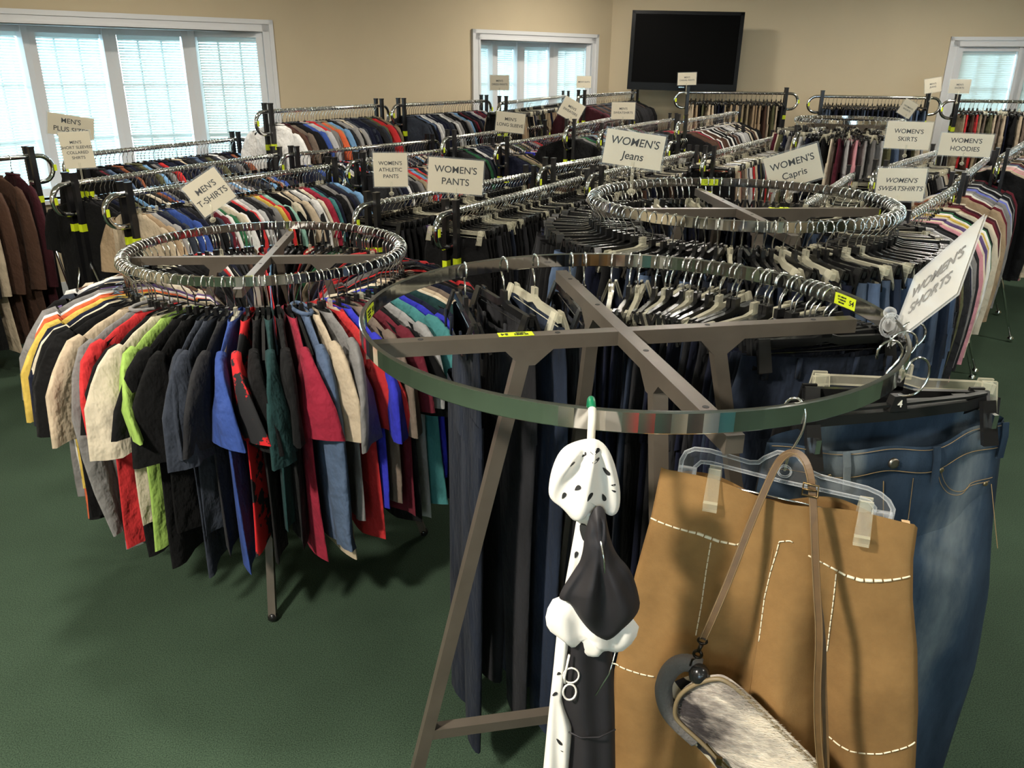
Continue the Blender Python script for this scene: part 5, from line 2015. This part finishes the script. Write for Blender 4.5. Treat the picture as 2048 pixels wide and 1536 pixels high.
K_hem = [(-0.044, 1.145), (-0.056, 1.118), (-0.053, 1.092), (-0.036, 1.080), (-0.022, 1.066), (-0.012, 1.074), (-0.006, 1.052), (0.012, 1.050), (0.024, 1.066), (0.040, 1.054), (0.060, 1.076), (0.064, 1.105), (0.01, 1.15)]
mb = inflate(K_hem, 0.012, -0.012, gf(0.006, 160, 2, 30), 7, 1)
link('white_lining', mb.mesh('white_lining', M['white_cloth'], True), dr)
K_wing = [(-0.004, 1.276), (0.009, 1.278), (0.015, 1.245), (0.025, 1.213), (0.045, 1.181), (0.056, 1.15), (0.062, 1.120), (0.041, 1.091), (0.024, 1.072), (0.008, 1.078), (-0.012, 1.104), (-0.028, 1.134), (-0.044, 1.136), (-0.025, 1.173), (-0.014, 1.195), (-0.012, 1.245)]
mb = inflate([(u, z + (0.010 if z < 1.2 else 0.0)) for u, z in K_wing], 0.018, -0.022, lambda u, z: 0.006 * math.sin(13 * math.atan2(u - 0.004, 1.235 - z)) * min(1, abs(z - 1.22) * 22), 12, 2)
o = link('black_sleeve', mb.mesh('black_sleeve', M['black_cloth'], True), dr)
tubes('zip', [[(0.004, -0.047, 1.245), (0.009, -0.050, 1.22), (0.010, -0.052, 1.205)], [(0.035, -0.016, 1.062), (0.028, -0.020, 1.03), (0.012, -0.020, 0.995)]], 0.0011, M['wire'], dr, 5)
mb = MB()
pin = [(-0.024, 1.058), (-0.027, 1.035), (-0.029, 1.022), (-0.028, 1.012)]
mb.tube([(u, -0.018, z) for u, z in pin], 0.0016, n=5)
mb.tube([(-0.0215 + 0.0085 * math.cos(a), -0.018, 0.998 + 0.013 * math.sin(a)) for a in [2 * PI * i / 16 for i in range(16)]], 0.0014, n=5, closed=True)
mb.tube([(-0.0205 + 0.010 * math.cos(a), -0.018, 1.025 + 0.012 * math.sin(a)) for a in [2 * PI * i / 16 for i in range(16)]], 0.0012, n=5, closed=True)
link('printed_pin', mb.mesh('printed_pin', M['white_cloth'], True), dr)
mb = MB()
mb.tube([(-0.020, -0.014, 0.927), (-0.004, -0.018, 0.921), (0.020, -0.018, 0.922), (0.043, -0.010, 0.928)], 0.0012, n=5)
link('pocket_edge', mb.mesh('pocket_edge', M['black_cloth'], True), dr)

# --- leaning blank-backed sign at the right of the near ring
sg = empty('sign', (0.699, 1.297, 1.425))
e1 = Vector((0.067, -0.743, 0.666)).normalized() * 0.195; e2 = Vector((0.458, 0.616, 0.641)).normalized() * 0.151
x_ = e1.normalized(); y_ = e2.normalized(); z__ = x_.cross(y_)
sg.matrix_world = Matrix.Translation((0.699, 1.297, 1.425)) @ Matrix((x_, y_, z__)).transposed().to_4x4()
tag(sg, 'sign seen almost edge-on, leaning right over the nearly empty round rack', 'sign')
w, h = e1.length, e2.length
mb = MB(); mb.box(-w / 2, w / 2, -h / 2, h / 2, -0.0006, 0.0006)
link('card', mb.mesh('card', M['paper']), sg)
mb = MB()
mb.box(-w / 2 - .005, w / 2 + .005, -h / 2 - .005, h / 2 + .005, 0.0016, 0.0024)
mb.box(-w / 2 - .005, w / 2 + .005, -h / 2 - .005, h / 2 + .005, -0.0024, -0.0016)
link('sleeve', mb.mesh('sleeve', M['sleeve']), sg)
o = link('lettering', text_mesh("WOMEN'S\nSHORTS", 0.034, simple('print seen through the sleeve', (0.30, 0.30, 0.29, 1), 0.7)), sg)
o.location = (0, 0, 0.0030)
inv = sg.matrix_world.inverted()
bl = Vector((-w / 2, -h / 2, 0))
mb = MB()
ft = inv @ Vector((0.650, 1.330, 1.366))
mb.tube([tuple(bl * 0.93), tuple(ft)], 0.006, n=8)
mb.ball(tuple(ft), 0.011, 10)
mb.ball(tuple(inv @ Vector((0.652, 1.325, 1.345))), 0.013, 10)
mb.tube([tuple(inv @ Vector((0.652 + 0.016 * math.cos(q), 1.325, 1.345 + 0.02 * math.sin(q)))) for q in [2 * PI * i / 14 for i in range(14)]], 0.003, n=6, closed=True)
link('holder', mb.mesh('holder', M['clearhard'], True), sg)


flush_items()
